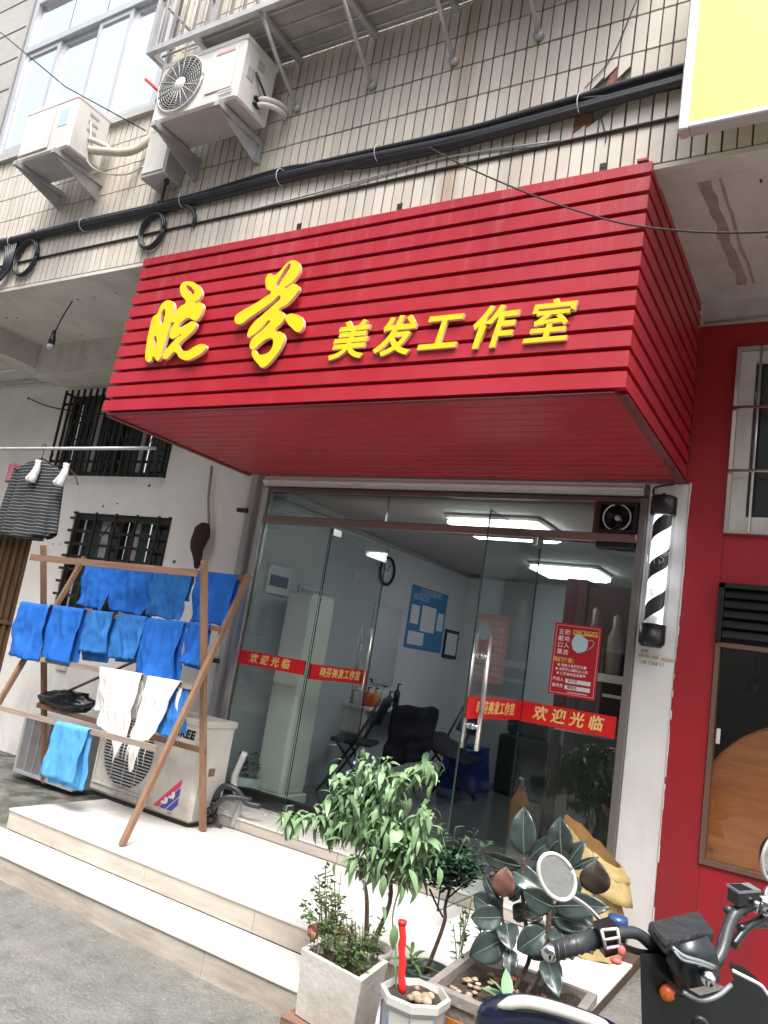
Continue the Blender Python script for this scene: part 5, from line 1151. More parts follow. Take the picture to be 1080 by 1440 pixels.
def towel(x0, x1, y, ztop0, ztop1, front, back, mat, lab, seed, name='blue_towel', grp='blue towels drying on the timber rack', taper=0.0, skew=0.0, rag=0.0, cat='towel', wr=.019):
    """cloth folded over a rail at (y, ztop): front drop and back drop"""
    L = front + back + .03; b = MB()
    rs = random.Random(seed); p1, p2, p3 = rs.uniform(0, 6), rs.uniform(0, 6), rs.uniform(0, 6); k1, k2 = rs.uniform(9, 14), rs.uniform(19, 26)
    def f(u, v):
        s = v*L - back      # <0 behind, >0 front
        zt = ztop0 + (ztop1-ztop0)*u; x = x0 + (x1-x0)*u; sl = abs(s)/max(front, back)
        wv = u+.06*math.sin(sl*4+p3)+.05*noise.noise(Vector((u*2, sl*3, seed))); fold = (math.sin(wv*k1+p1+sl*1.5)*.6+abs(math.sin(wv*k2*.6+p2-sl*2))*.5-.2)*wr*min(1, sl*1.6+.15)
        e = .034*noise.noise(Vector((u*2.5+seed, sl*2.5, p3)))*sl + .008*noise.noise(Vector((u*9+seed, sl*7, p3)))
        if s < -.015: yy, zz = y+.015+.012*sl, zt+s*.0 - (-s-.015)
        elif s > .015: yy, zz = y-.015-.01*sl, zt-(s-.015)
        else: yy, zz = y-s, zt+.008
        c = (x0+x1)/2 + skew*sl; tp = 1 - taper*sl; zz += (p1-3)*.006*(u-.5)*sl
        if s > .015: x = c + (x-(x0+x1)/2)*tp; zz -= rag*math.exp(-((u-.5-skew*3.2)/.22)**2)*sl**2 + .012*noise.noise(Vector((u*4,seed,9)))*sl
        return Vector((x+e*.5, yy+fold*(-1 if s > 0 else 1)*.9+e, zz))
    b.grid(f, 44, 40); o = mesh_obj(name, b, mat); solid(o, .003); tag(o, lab, cat, grp); return o
TW = [(-2.60,-2.235,-.665,1.892,1.892,.33,.22,m_blue,'leftmost towel of the top row, deep blue'),
      (-2.225,-1.835,-.665,1.897,1.90,.33,.25,m_blue,'second towel from the left in the top row'),
      (-1.825,-1.45,-.665,1.902,1.905,.33,.22,m_blue2,'third towel in the top row, paler blue'),
      (-1.40,-1.03,-.665,1.91,1.912,.33,.3,m_blue,'rightmost top row towel behind the right post'),
      (-2.81,-2.46,-1.0,1.51,1.51,.385,.33,m_blue,'leftmost towel of the second row beside the left post'),
      (-2.46,-2.12,-.97,1.52,1.525,.37,.40,m_blue,'second towel from the left in the second row'),
      (-2.13,-1.85,-.93,1.525,1.535,.27,.36,m_blue2,'narrow darker towel third in the second row'),
      (-1.84,-1.55,-.90,1.535,1.54,.28,.33,m_blue2,'fourth towel in the second row left of the big one'),
      (-1.56,-1.20,-.895,1.535,1.548,.37,.40,m_blue,'large long towel at the middle right of the second row'),
      (-1.20,-1.02,-.855,1.552,1.556,.25,.3,m_blue,'last towel of the second row tucked behind the post'),
      (-1.22,-.99,-.95,1.16,1.165,.31,.3,m_blue2,'blue towel on the third rail beside the white cloths')]
for i, a in enumerate(TW): towel(*a, i*3+1)
towel(-1.93, -1.60, -1.135, .775, .785, .33, .40, m_lblue, 'light blue crumpled towel hanging low on the front rail', 50, 'light_blue_towel', None, -.05, -.04, .0, wr=.02)
towel(-1.80, -1.39, -.995, 1.16, 1.175, .36, .30, m_wcloth, 'left white cloth with frayed pointed end on the third rail', 61, 'white_cloth', 'white cotton cloths on the third rail', .30, .07, .16, 'cloth', .016)
towel(-1.33, -1.04, -.985, 1.17, 1.178, .38, .20, m_wcloth, 'right white cloth with frayed pointed end on the third rail', 77, 'white_cloth', 'white cotton cloths on the third rail', .36, -.08, .17, 'cloth', .015)
b = MB()
for k in range(14):
    x = -1.40+random.uniform(-.12,.12) if k < 7 else -1.28+random.uniform(-.1,.1); b.tube([(x, -1.02, .78), (x+random.uniform(-.01,.01), -1.03, .70), (x+random.uniform(-.02,.02), -1.03, .64)], .0018, 4)
ob = mesh_obj('frayed_threads', b, m_wcloth); ob.parent = bpy.data.objects['white_cloth']
b = MB(); cB = Vector((-2.40, -.72, .84))
b.ball((0,0,0), 1, 26, 16)
for i, v in enumerate(b.v): k = 1+.28*noise.noise(v*1.7)+.14*noise.noise(v*5); b.v[i] = cB + Vector((v.x*.30*k, v.y*.10*k, max(-.06, v.z*.085*k) + .02*v.x))
ob = mesh_obj('black_plastic_bag', b, m_navy); tag(ob, 'crumpled black plastic bag lying on the lower rack rail', 'bag')

# ------------------------------------------------------------------ opposite side of the alley (seen in the glass and mirrors)
t = thing('opposite_building', 'plain tiled building across the alley, seen reflected in the glass', 'building', (0, -12, 0))
b = MB(); b.box(-22, 20, -16, -12, -.1, 7.4); b.box(-22, 20, -12.25, -11.999, 3.3, 3.6); part('wall', b, M('grey_render', (.36,.35,.33), .8, 0, .2, 1.2), t)
for i in range(11):
    for z in (4.4, .9):
        x = -20+i*3.6; b = MB(); b.box(x, x+1.7, -11.998, -11.96, z, z+1.5); f = part('window', b, m_alu, t); b = MB(); b.box(x+.08, x+1.62, -11.959, -11.95, z+.08, z+1.42); mesh_obj('pane', b, m_dglass, f).location = (0,0,0)
b = MB()
for i in range(9): x = -20+i*4.4; b.prism([(0,0),(2.2,1.0),(4.4,0)], (x, -15.5, 7.4), (1,0,0), (0,0,1), (0, 3.4, 0))
part('roof', b, M('dark_roof', (.10,.10,.11), .8), t)

t = thing('tower_block', 'taller grey building beyond the alley, reflected in the upper window', 'building', (-20, -14, 0))
b = MB(); b.box(-34, -24, -22, -14, -.1, 17.0); b.box(-24, -15, -22, -14.2, -.1, 14.5); b.box(-15, -6, -22, -14.4, -.1, 16.2); b.prism([(0,0),(4.5,1.6),(9,0)], (-24, -21, 14.5), (1,0,0), (0,0,1), (0,6.6,0)); part('wall', b, M('slate_render', (.20,.22,.23), .8, 0, .2, .4), t)
for i in range(8):
    for k in range(4):
        b = MB(); x = -33+i*3.3; z = 4+k*3; b.box(x, x+1.4, -13.99, -13.95, z, z+1.5); part('window', b, m_dglass, t)

# ------------------------------------------------------------------ potted plants
def leaf_shape(L, Wd, arch=.35, fold=.25, n=5):
    """leaf along +X from the origin, folded on its midrib and arching down"""
    vs = []; fs = []
    for i in range(n+1):
        u = i/n; w = Wd*.5*math.sin(PI*min(1, u*.97+.015)**.82)**.85 if 0 < i < n else .0006
        x = L*u*(1-.12*arch*u); z = -arch*L*u*u
        vs += [(x, -w, z+fold*w), (x, 0, z), (x, w, z+fold*w)]
    for i in range(n):
        a = i*3; fs += [(a, a+3, a+4, a+1), (a+1, a+4, a+5, a+2)]
    return vs, fs
def leaf_proto(name, L, Wd, arch, fold, mat):
    vs, fs = leaf_shape(L, Wd, arch, fold); me = bpy.data.meshes.new(name); me.from_pydata([Vector(v) for v in vs], [], fs); me.materials.append(mat)
    me.polygons.foreach_set('use_smooth', [True]*len(fs)); me.update(); return me
def place_leaf(me, name, par, pos, d, roll=0, s=1.0):
    d = Vector(d).normalized(); sd_ = d.cross(Vector((0,0,1)))
    if sd_.length < 1e-3: sd_ = Vector((1,0,0))
    sd_.normalize(); up = sd_.cross(d)
    R = Matrix((d, -sd_, up)).transposed().to_4x4() @ Matrix.Rotation(roll, 4, 'X')
    o = bpy.data.objects.new(name, me); COL.objects.link(o); o.parent = par
    o.matrix_local = Matrix.Translation(Vector(pos)-Vector(par.location)) @ R @ Matrix.Scale(s, 4); return o
def soil_disc(par, c, r, z, nm='soil'):
    b = MB()
    def f(u, v): a = u*2*PI; q = r*v; return Vector((c[0]+q*math.cos(a), c[1]+q*math.sin(a), z+.012*noise.noise(Vector((q*20*math.cos(a), q*20*math.sin(a), 0)))))
    b.grid(f, 20, 6); return part(nm, b, m_soil, par)
def round_pot(name, lab, c, z0, z1, r0, r1, mat, seg=28, lip=.012):
    t = thing(name, lab, 'flower pot', (c[0], c[1], z0))
    b = MB(); b.lathe([(.001,0),(r0,0),(r1-.006,(z1-z0)-.03),(r1+lip-.006,(z1-z0)-.028),(r1+lip,(z1-z0)-.002),(r1+lip-.006,(z1-z0)),(r1-.008,(z1-z0)),(r1-.012,(z1-z0)-.05)], (c[0], c[1], z0), seg); part('pot', b, mat, t)
    soil_disc(t, c, r1-.008, z1-.028); return t
def pebbles(par, cx, cy, z, rx, ry, n, sz, mat=None, nm='pebble'):
    for i in range(n):
        a = random.uniform(0, 2*PI); q = math.sqrt(random.random()); b = MB(); s = sz*random.uniform(.6, 1.2)
        c0 = Vector((cx+rx*q*math.cos(a), cy+ry*q*math.sin(a), z+s*.15)); b.ball((0,0,0), s, 7, 5, 0, (1, random.uniform(.5,1), .4)); b.v = [c0+v*(1+.5*noise.noise(v*60+Vector((i,0,0)))) for v in b.v]; part(nm, b, mat or m_stone, par)
POT = {}
POT['terra'] = round_pot('terracotta_pot', 'terracotta pot behind the white foam box', (.66, -1.545), .132, .345, .06, .082, m_terra)
POT['grey'] = round_pot('grey_pot', 'grey ringed pot holding the tall chili plant', (.885, -1.585), .132, .36, .07, .095, m_gpot)
POT['green'] = round_pot('dark_green_pot', 'dark green pot holding the small bushy tree', (1.125, -1.50), .132, .335, .065, .088, m_dgpot)
pebbles(POT['grey'], .885, -1.62, .335, .07, .04, 7, .017); pebbles(POT['green'], 1.13, -1.53, .31, .07, .03, 5, .013)
# foam box
t = thing('foam_box', 'dirty white foam box planter full of thin green stems', 'planter', (.96, -1.90, .2))
P = [Vector((.823,-1.988,0)), Vector((1.130,-2.040,0)), Vector((1.100,-1.802,0)), Vector((.791,-1.780,0))]; cB = sum(P, Vector())/4
b = MB(); zb, zt, wth = .195, .42, .022
out_b = [cB+(p-cB)*.90+Vector((0,0,zb)) for p in P]; out_t = [p+Vector((0,0,zt)) for p in P]; in_t = [cB+(p-cB)*.84+Vector((0,0,zt)) for p in P]; in_b = [cB+(p-cB)*.82+Vector((0,0,zt-.07)) for p in P]
lip = [cB+(p-cB)*.975+Vector((0,0,zt-.035)) for p in P]
def wallgrid(b, A, B, C, D, n=14, m=8, mi=0, amp=.0014):
    def f(u, v):
        q = (A*(1-u)+B*u)*(1-v)+(D*(1-u)+C*u)*v; e = min(u, 1-u, v, 1-v)
        return q + Vector((1,1,.5))*amp*noise.noise(q*30)*(1 if e > .01 else .4)
    b.grid(f, n, m, mi, True)
for i in range(4):
    j = (i+1) % 4
    wallgrid(b, out_b[i], out_b[j], lip[j], lip[i]); wallgrid(b, lip[i], lip[j], out_t[j], out_t[i], 14, 2); wallgrid(b, out_t[i], out_t[j], in_t[j], in_t[i], 14, 2); wallgrid(b, in_t[i], in_t[j], in_b[j], in_b[i], 8, 2)
b.add(out_b, [(3,2,1,0)]); part('box', b, m_foam, t)
b = MB(); b.grid(lambda u, v: (in_b[0]*(1-u)+in_b[1]*u)*(1-v)+(in_b[3]*(1-u)+in_b[2]*u)*v+Vector((0,0,.03+.012*noise.noise(Vector((u*6,v*6,0))))), 12, 8); part('soil', b, m_soil, t)
b = MB(); bl_ = MB()
for i in range(58):
    u, v = random.random(), random.random(); base = (in_b[0]*(1-u)+in_b[1]*u)*(1-v)+(in_b[3]*(1-u)+in_b[2]*u)*v+Vector((0,0,.03))
    h = random.uniform(.07,.20) if u > .4 else random.uniform(.10,.30); top = base+Vector((random.uniform(-.03,.03), random.uniform(-.02,.02), h))
    if u < .45: top += Vector((-.06*random.random(), 0, 0))
    mid = (base+top)/2+Vector((random.uniform(-.01,.01),0,0)); b.tube(bez([base, mid, top], 3), .0016, 4)
    for k in range(9):
        q = base.lerp(top, random.uniform(.25, 1)); a = random.uniform(0, 2*PI); e = Vector((math.cos(a), math.sin(a), random.uniform(-.1,.6))).normalized()*random.uniform(.016,.032); sw = e.cross(Vector((0,0,1))).normalized()*.008
        bl_.add([q, q+e*.5+sw, q+e, q+e*.5-sw], [(0,1,2,3)])
o = part('stems', b, m_stem, t); o['kind'] = 'stuff'; o = part('foliage', bl_, m_leafh, t); o['kind'] = 'stuff'
b = MB(); b.box(.80, 1.12, -2.02, -1.80, .03, .19, 0, .004); ob = mesh_obj('timber_block', b, m_woodr); tag(ob, 'brown timber block under the white foam box', 'block')
# leafy herb in the terracotta pot
t = thing('leafy_herb', 'small leaf green herb growing from the terracotta pot', 'plant', (.66, -1.545, .32))
b = MB(); bl_ = MB()
for (px, py) in ((458,1222),(440,1248),(470,1240),(425,1270),(455,1265),(480,1262),(430,1290),(462,1290),(448,1232),(484,1285)):
    tip = at(px, py, 'y', -1.56+random.uniform(-.05,.05)); base = Vector((.66+random.uniform(-.03,.03), -1.545+random.uniform(-.03,.03), .31)); mid = base.lerp(tip, .5)+Vector((random.uniform(-.02,.02), 0, .02)); q = bez([base, mid, tip], 6); b.tube(q, .0022, 5)
    for k in range(26):
        c = q[random.randint(4, len(q)-1)]+Vector((random.uniform(-.012,.012),)*3); a = random.uniform(0, 2*PI); e = Vector((math.cos(a), math.sin(a), random.uniform(-.2,.7))).normalized()*random.uniform(.018,.034); sw = e.cross(Vector((0,0,1))).normalized()*.010
        bl_.add([c, c+e*.45+sw, c+e, c+e*.45-sw], [(0,1,2,3)])
o = part('stems', b, m_gstem, t); o['kind'] = 'stuff'; o = part('foliage', bl_, m_leafh, t); o['kind'] = 'stuff'
# chili plant
t = thing('chili_plant', 'tall bushy chili plant with pale drooping leaves in the grey pot', 'plant', (.885, -1.585, .33))
YC = -1.585
def br(*pts, j=.0): return [at(x, y, 'y', YC+(dy if len(q_) > 2 else 0)) for q_ in pts for x, y, dy in [(q_[0], q_[1], q_[2] if len(q_) > 2 else 0)]]
root = Vector((.885, -1.585, .33)); root2 = Vector((.87, -1.57, .33))
main = [[root, at(548,1270,'y',YC), at(545,1215,'y',YC), at(528,1160,'y',YC), at(522,1105,'y',YC), at(516,1062,'y',YC)],
        [root2, at(516,1270,'y',YC-.03), at(512,1238,'y',YC-.03)]]
brs = [[(540,1190),(500,1155),(460,1148),(425,1146),(402,1150)],[(530,1150),(560,1105),(585,1082),(606,1076)],[(527,1130),(500,1110),(478,1092)],[(524,1110),(540,1085),(546,1074)],
       [(530,1150),(495,1130),(468,1120)],[(545,1200),(520,1180),(490,1165),(470,1170)],[(540,1200),(570,1165),(595,1150),(604,1140)],[(545,1215),(560,1190),(580,1170)],[(545,1230),(585,1215),(615,1190)],
       [(545,1235),(520,1215),(500,1205)],[(548,1240),(575,1235),(590,1225)],[(528,1165),(515,1140),(505,1120)],[(530,1170),(550,1150),(565,1130)],[(524,1120),(532,1100),(530,1080)],[(545,1225),(530,1195),(515,1175)],[(520,1180),(545,1160),(560,1160)],[(540,1200),(560,1200),(600,1180)]]
b = MB(); b.tube(bez(main[0], 4), [.011-.0085*i/20 for i in range(21)], 7); part('stem', b, m_stem, t)
b = MB(); b.tube(bez(main[1], 4), [.011-.004*i/8 for i in range(9)], 7); part('stem', b, m_stem, t)
leafs = []
for q_ in brs:
    dy = random.uniform(-.10, .10); n = len(q_); pts = bez([at(x, y, 'y', YC+dy*i/(n-1)) for i, (x, y) in enumerate(q_)], 6)
    b = MB(); b.tube(pts, [.0042-.0026*i/(len(pts)-1) for i in range(len(pts))], 6); part('branch', b, m_gstem, t); L = len(pts)
    Ln = sum((pts[i+1]-pts[i]).length for i in range(L-1))
    for k in range(int(7+Ln*62)): leafs.append((pts[min(L-1, int(random.uniform(.25, 1.05)*L))], dy))
for i in range(14): leafs.append((bez(main[0], 4)[random.randint(10, 20)], 0))
protos = [leaf_proto('leaf', .066, .028, a, f, m_leafc) for a, f in ((.5,.3),(.8,.35),(1.1,.25),(.65,.1))]
more = [(p_, dy) for p_, dy in leafs for k in range(2)]
random.shuffle(leafs); leafs = leafs[:290]
more += [(at(px, py, 'y', YC+random.uniform(-.08,.08)), 0) for px, py in [(random.gauss(528, 26), random.gauss(1160, 34)) for k in range(190)] + [(random.gauss(575, 24), random.gauss(1190, 22)) for k in range(130)] + [(random.gauss(465, 30), random.gauss(1150, 9)) for k in range(70)] + [(random.gauss(520, 26), random.gauss(1100, 17)) for k in range(120)] + [(random.gauss(600, 10), random.gauss(1085, 9)) for k in range(20)]]
for p_, dy in leafs:
    a = random.uniform(0, 2*PI); el = random.gauss(-.30, .50)
    d = Vector((math.cos(a)*math.cos(el), math.sin(a)*math.cos(el)*.9-.15, math.sin(el)))
    q = p_ + Vector((random.uniform(-.022,.022), random.uniform(-.04,.03), random.uniform(-.015,.02)))
    place_leaf(random.choice(protos), 'leaf', t, q, d, random.uniform(-.5,.5), random.choice((.55,.75,.9,1.05,1.2)))
fo = MB()
for p_, dy in more:
    a = random.uniform(0, 2*PI); el = random.gauss(-.38, .50); d = Vector((math.cos(a)*math.cos(el), math.sin(a)*math.cos(el)*.9-.2, math.sin(el))).normalized()
    sd_ = d.cross(Vector((0,0,1))).normalized(); up = sd_.cross(d); vs, fs = leaf_shape(.066, .027, random.choice((.5,.8,1.1)), .3, 4); k = random.choice((.5,.6,.75,.9,1.1)); q = p_ + Vector((random.uniform(-.02,.02), random.uniform(-.05,.03), random.uniform(-.02,.02)))
    fo.add([q+(d*v[0]-sd_*v[1]+up*v[2])*k for v in vs], fs, 0, True)
o = part('foliage', fo, m_leafc, t); o['kind'] = 'stuff'
for (px, py) in ((499,1072),(489,1086),(502,1122),(525,1065),(456,1141),(531,1205),(579,1151),(540,1235),(510,1118)):
    b = MB(); c = at(px, py, 'y', YC-.09)
    for k in range(5): a = k*1.256; b.add([c, c+Vector((math.cos(a-.4),-.2,math.sin(a-.4)))*.006, c+Vector((math.cos(a),-.3,math.sin(a)))*.009, c+Vector((math.cos(a+.4),-.2,math.sin(a+.4)))*.006], [(0,1,2,3)])
    part('flower', b, m_paper, t)
# small bushy tree in the green pot
t = thing('bushy_tree', 'small dark leaved potted tree right of the chili plant', 'plant', (1.125, -1.5, .31))
YG = -1.50; b = MB(); tk = [Vector((1.12,-1.5,.31)), at(624,1300,'y',YG), at(626,1275,'y',YG), at(634,1245,'y',YG)]
b.tube(bez(tk, 5), [.009-.003*i/15 for i in range(16)], 7); b.tube(bez([at(623,1290,'y',YG), at(612,1268,'y',YG), at(604,1250,'y',YG)], 4), .004, 6); b.tube(bez([at(628,1265,'y',YG), at(645,1250,'y',YG), at(662,1238,'y',YG)], 4), .004, 6); part('trunk', b, m_stem, t)
bl_ = MB(); bs = MB()
for i in range(1150):
    a = random.uniform(0, 2*PI); ph = random.uniform(-1, 1); rr = random.random()**.4
    c = at(634, 1222, 'y', YG) + Vector((.130*rr*math.cos(a)*math.sqrt(1-ph*ph), .11*rr*math.sin(a)*math.sqrt(1-ph*ph), .085*rr*ph+.02*math.cos(a)))
    if noise.noise(c*16) < -.25: continue
    az = random.uniform(0, 2*PI); e = Vector((math.cos(az), math.sin(az), random.uniform(-.3,.9))).normalized()*random.uniform(.024,.048); sw = e.cross(Vector((0,0,1))).normalized()*e.length*.26; up = sw.cross(e).normalized()*.003
    bl_.add([c, c+e*.45+sw+up, c+e, c+e*.45-sw+up, c+e*.45], [(0,4,2,1),(0,3,2,4)])
for (px, py) in ((672,1168),(690,1185),(655,1178),(585,1185),(684,1215),(640,1165),(618,1160),(676,1235),(590,1215)):
    tip = at(px, py, 'y', YG+random.uniform(-.05,.05)); q = bez([at(634,1235,'y',YG), at((px+634)/2, (py+1225)/2, 'y', YG), tip], 5); bs.tube(q, .0022, 5)
    for k in range(13):
        c = q[random.randint(4, len(q)-1)]; az = random.uniform(0, 2*PI); e = (Vector((math.cos(az), math.sin(az), random.uniform(.0,.7))).normalized())*random.uniform(.03,.055); sw = e.cross(Vector((0,0,1))).normalized()*e.length*.2
        bl_.add([c, c+e*.45+sw, c+e-Vector((0,0,.008)), c+e*.45-sw], [(0,1,2,3)])
o = part('twigs', bs, m_gstem, t); o['kind'] = 'stuff'; o = part('foliage', bl_, m_leafd, t); o['kind'] = 'stuff'
# long weed leaves beside the green pot and blades in the planter
t = thing('drooping_weed', 'sparse weed with long drooping leaves in the green pot', 'plant', (1.1, -1.58, .31))
wl = leaf_proto('leaf', .10, .016, .8, .2, m_leafh)
for k in range(12): a = random.uniform(0, 2*PI); place_leaf(wl, 'leaf', t, Vector((1.10+random.uniform(-.03,.03), -1.56, .33+random.uniform(0,.06))), (math.cos(a), math.sin(a), 1.0), 0, random.uniform(.6, 1.1))
# octagonal glazed pot
t = thing('octagonal_pot', 'white and blue octagonal glazed pot with shells and a red sleeve', 'flower pot', (1.335, -2.03, .14))
c = (1.335, -2.03, 0)
b = MB(); b.lathe([(.001,.14),(.085,.14),(.108,.41),(.122,.43),(.122,.452),(.108,.456),(.102,.43)], c, 8, 0, 'z', sm=False, ph=PI/8); part('pot', b, m_ceram, t)
b = MB()
for k in range(8):
    a = PI/8+k*PI/4; 
    for z0, z1 in ((.15,.405),): b.tube([(c[0]+.088*math.cos(a), c[1]+.088*math.sin(a), z0), (c[0]+.109*math.cos(a), c[1]+.109*math.sin(a), z1)], .0035, 5)
part('blue_line', b, m_bluegl, t)['kind'] = 'stuff'
for k in range(8):
    a = k*PI/4; b = MB(); n_ = Vector((math.cos(a), math.sin(a), -.05)); u_ = Vector((-math.sin(a), math.cos(a), 0)); o_ = Vector(c)+n_*.0945*1.0+Vector((0,0,.29))
    for i in range(4): b.prism([(-.012,.05-i*.03),(.012,.05-i*.03),(.010,.032-i*.03),(-.008,.036-i*.03)], o_+n_*.0012, u_, (0,0,1), n_*.001, 0)
    part('painted_mark', b, m_greengl if k % 2 else m_bluegl, t)
soil_disc(t, c, .103, .436)
for (dx, dy, s_) in ((.02,-.03,.022),(.045,-.01,.022),(.035,-.045,.018),(.062,-.035,.02),(.05,.015,.016),(.01,-.055,.014),(-.01,.03,.012)):
    b = MB(); b.ball((c[0]+dx, c[1]+dy, .452), s_, 8, 6, 0, (1,.8,.75)); part('shell', b, m_stone, t)
b = MB(); p0 = Vector((c[0]-.05, c[1]-.0, .43)); p1 = at(566, 1296, 'y', -2.02)
b.tube([p0.lerp(p1, i/9)+Vector((.003*math.sin(i*2), 0, 0)) for i in range(10)], [.0125+.0015*math.sin(i*2.3) for i in range(10)], 10); b.tube([p1-Vector((0,0,.01)), p1+Vector((0,0,.004))], .0155, 10)
ob = mesh_obj('red_sleeve', b, m_redpole); tag(ob, 'upright red plastic tube stuck in the octagonal pot', 'tube')
t2 = thing('pot_shoot', 'thin green shoot climbing beside the red tube', 'plant', p0)
b = MB(); b.tube(bez([p0+Vector((-.02,0,0)), p0+Vector((-.04,0,.08)), at(556,1330,'y',-2.0), at(552,1290,'y',-2.0), at(560,1255,'y',-2.0), at(570,1230,'y',-2.0)], 5), .0032, 6); part('stem', b, m_gstem, t2)
big = leaf_proto('leaf', .10, .036, .45, .25, m_leafc)
for px, py, d in ((565,1245,(.4,-.2,-.9)),(556,1225,(-.5,-.2,-.8)),(575,1222,(.8,-.3,-.4)),(556,1300,(.1,-.2,-1)),(545,1345,(-.8,-.3,.3)),(540,1230,(.2,-.3,-1)),(520,1225,(-.3,-.4,-.9)),(585,1240,(.3,-.2,-1)),(498,1205,(-.9,-.3,-.3)),(480,1180,(-.9,-.4,.1))): place_leaf(big, 'leaf', t2, at(px, py, 'y', -2.0 if px > 540 else -1.7), d, random.uniform(-.4,.4), random.uniform(.7,.95))
b = MB(); b.box(1.24, 1.43, -2.12, -1.94, .0, .139, 0, .004); ob = mesh_obj('brick_block', b, m_brick); tag(ob, 'brick block under the octagonal pot', 'brick')
# large cement planter
t = thing('cement_planter', 'large grey cement planter with orange glazed side panel', 'planter', (1.56, -1.69, .14))
Q = [Vector((1.32,-1.93,0)), Vector((1.83,-1.95,0)), Vector((1.80,-1.455,0)), Vector((1.287,-1.443,0))]; cQ = sum(Q, Vector())/4
b = MB()
def ring(k, z): return [cQ+(q-cQ)*k+Vector((0,0,z)) for q in Q]
rg = [ring(.86,.14), ring(.95,.415), ring(1.0,.418), ring(1.0,.45), ring(.87,.452), ring(.85,.40)]
for a_, c_ in zip(rg[:-1], rg[1:]):
    for i in range(4): j = (i+1) % 4; wallgrid(b, a_[i], a_[j], c_[j], c_[i], 6, 2, 0, .002)
b.add(rg[0], [(3,2,1,0)]); part('box', b, m_planter, t)
b = MB(); b.grid(lambda u, v: (rg[5][0]*(1-u)+rg[5][1]*u)*(1-v)+(rg[5][3]*(1-u)+rg[5][2]*u)*v+Vector((0,0,.02+.02*noise.noise(Vector((u*5,v*5,1))))), 14, 12); part('soil', b, m_soil, t)
b = MB(); A = rg[0][0].lerp(rg[1][0], .15); B_ = rg[0][1].lerp(rg[1][1], .15); C_ = rg[0][1].lerp(rg[1][1], .85); D_ = rg[0][0].lerp(rg[1][0], .85); off_ = Vector((0,-.006,0))
pan = [A.lerp(B_, .13)+off_, A.lerp(B_, .87)+off_, D_.lerp(C_, .87)+off_, D_.lerp(C_, .13)+off_]; b.add(pan, [(0,1,2,3)]); o = part('side_panel', b, m_orange, t); solid(o, .006, 1)
b = MB(); add_text(b, glyphs('兰', .09, .0005, .001, .2), pan[0].lerp(pan[2], .45)+Vector((-.07,-.008,.06)), (1,0,0), (0,0,1), (0,-1,0)); part('painted_mark', b, m_iron, t)
pebbles(t, 1.48, -1.75, .435, .15, .14, 30, .017); pebbles(t, 1.56, -1.6, .43, .10, .08, 10, .02, m_terra, 'shard')
# rubber plant
t = thing('rubber_plant', 'rubber plant with large dark glossy leaves in the cement planter', 'plant', (1.62, -1.68, .43))
YR = -1.66
def rleaf(bx, by, tx_, ty, wpx, mat=m_rub, tilt=0.0, dy0=0.0, dy1=0.0, cup=.22, bend=.10):
    A = at(bx, by, 'y', YR+dy0); T = at(tx_, ty, 'y', YR+dy1); d = T-A; L = d.length; d.normalize(); w = 1.28*wpx*(T-CP).dot(CF)/1086
    view = (CP-(A+T)/2).normalized(); sd_ = d.cross(view).normalized(); sd_ = (sd_*math.cos(tilt*.7)+view*math.sin(tilt*.7)).normalized(); nrm = sd_.cross(d).normalized()
    b = MB(); n = 9
    def f(u, v):
        s = 2*v-1; ww = w*.5*(math.sin(PI*u**.85)**.72 if 0 < u < 1 else .01); ang = cup*abs(s)
        return A + d*L*u + sd_*(ww*s*math.cos(ang)) + nrm*(ww*abs(s)*math.sin(cup)*1.3 + bend*L*math.sin(PI*u) + .004*math.sin(u*15+s*3)*abs(s))
    b.grid(f, n, 8); o = part('leaf', b, [mat, m_rib], t); b2 = MB(); b2.tube([A + d*L*u + nrm*(bend*L*math.sin(PI*u)+.0015) for u in (0,.2,.4,.6,.8,.97)], [.003,.0028,.0022,.0018,.0012,.0005], 5); part('midrib', b2, m_rib, o) if False else None
    # midrib as a sub-part
    me = bpy.data.meshes.new('midrib'); mm = MB(); mm.v = [v - Vector(t.location) for v in b2.v]; me.from_pydata(mm.v, [], b2.f); me.materials.append(m_rib if mat is m_rub else mat); me.update(); r = bpy.data.objects.new('midrib', me); COL.objects.link(r); r.parent = o
    solid(o, .0016)
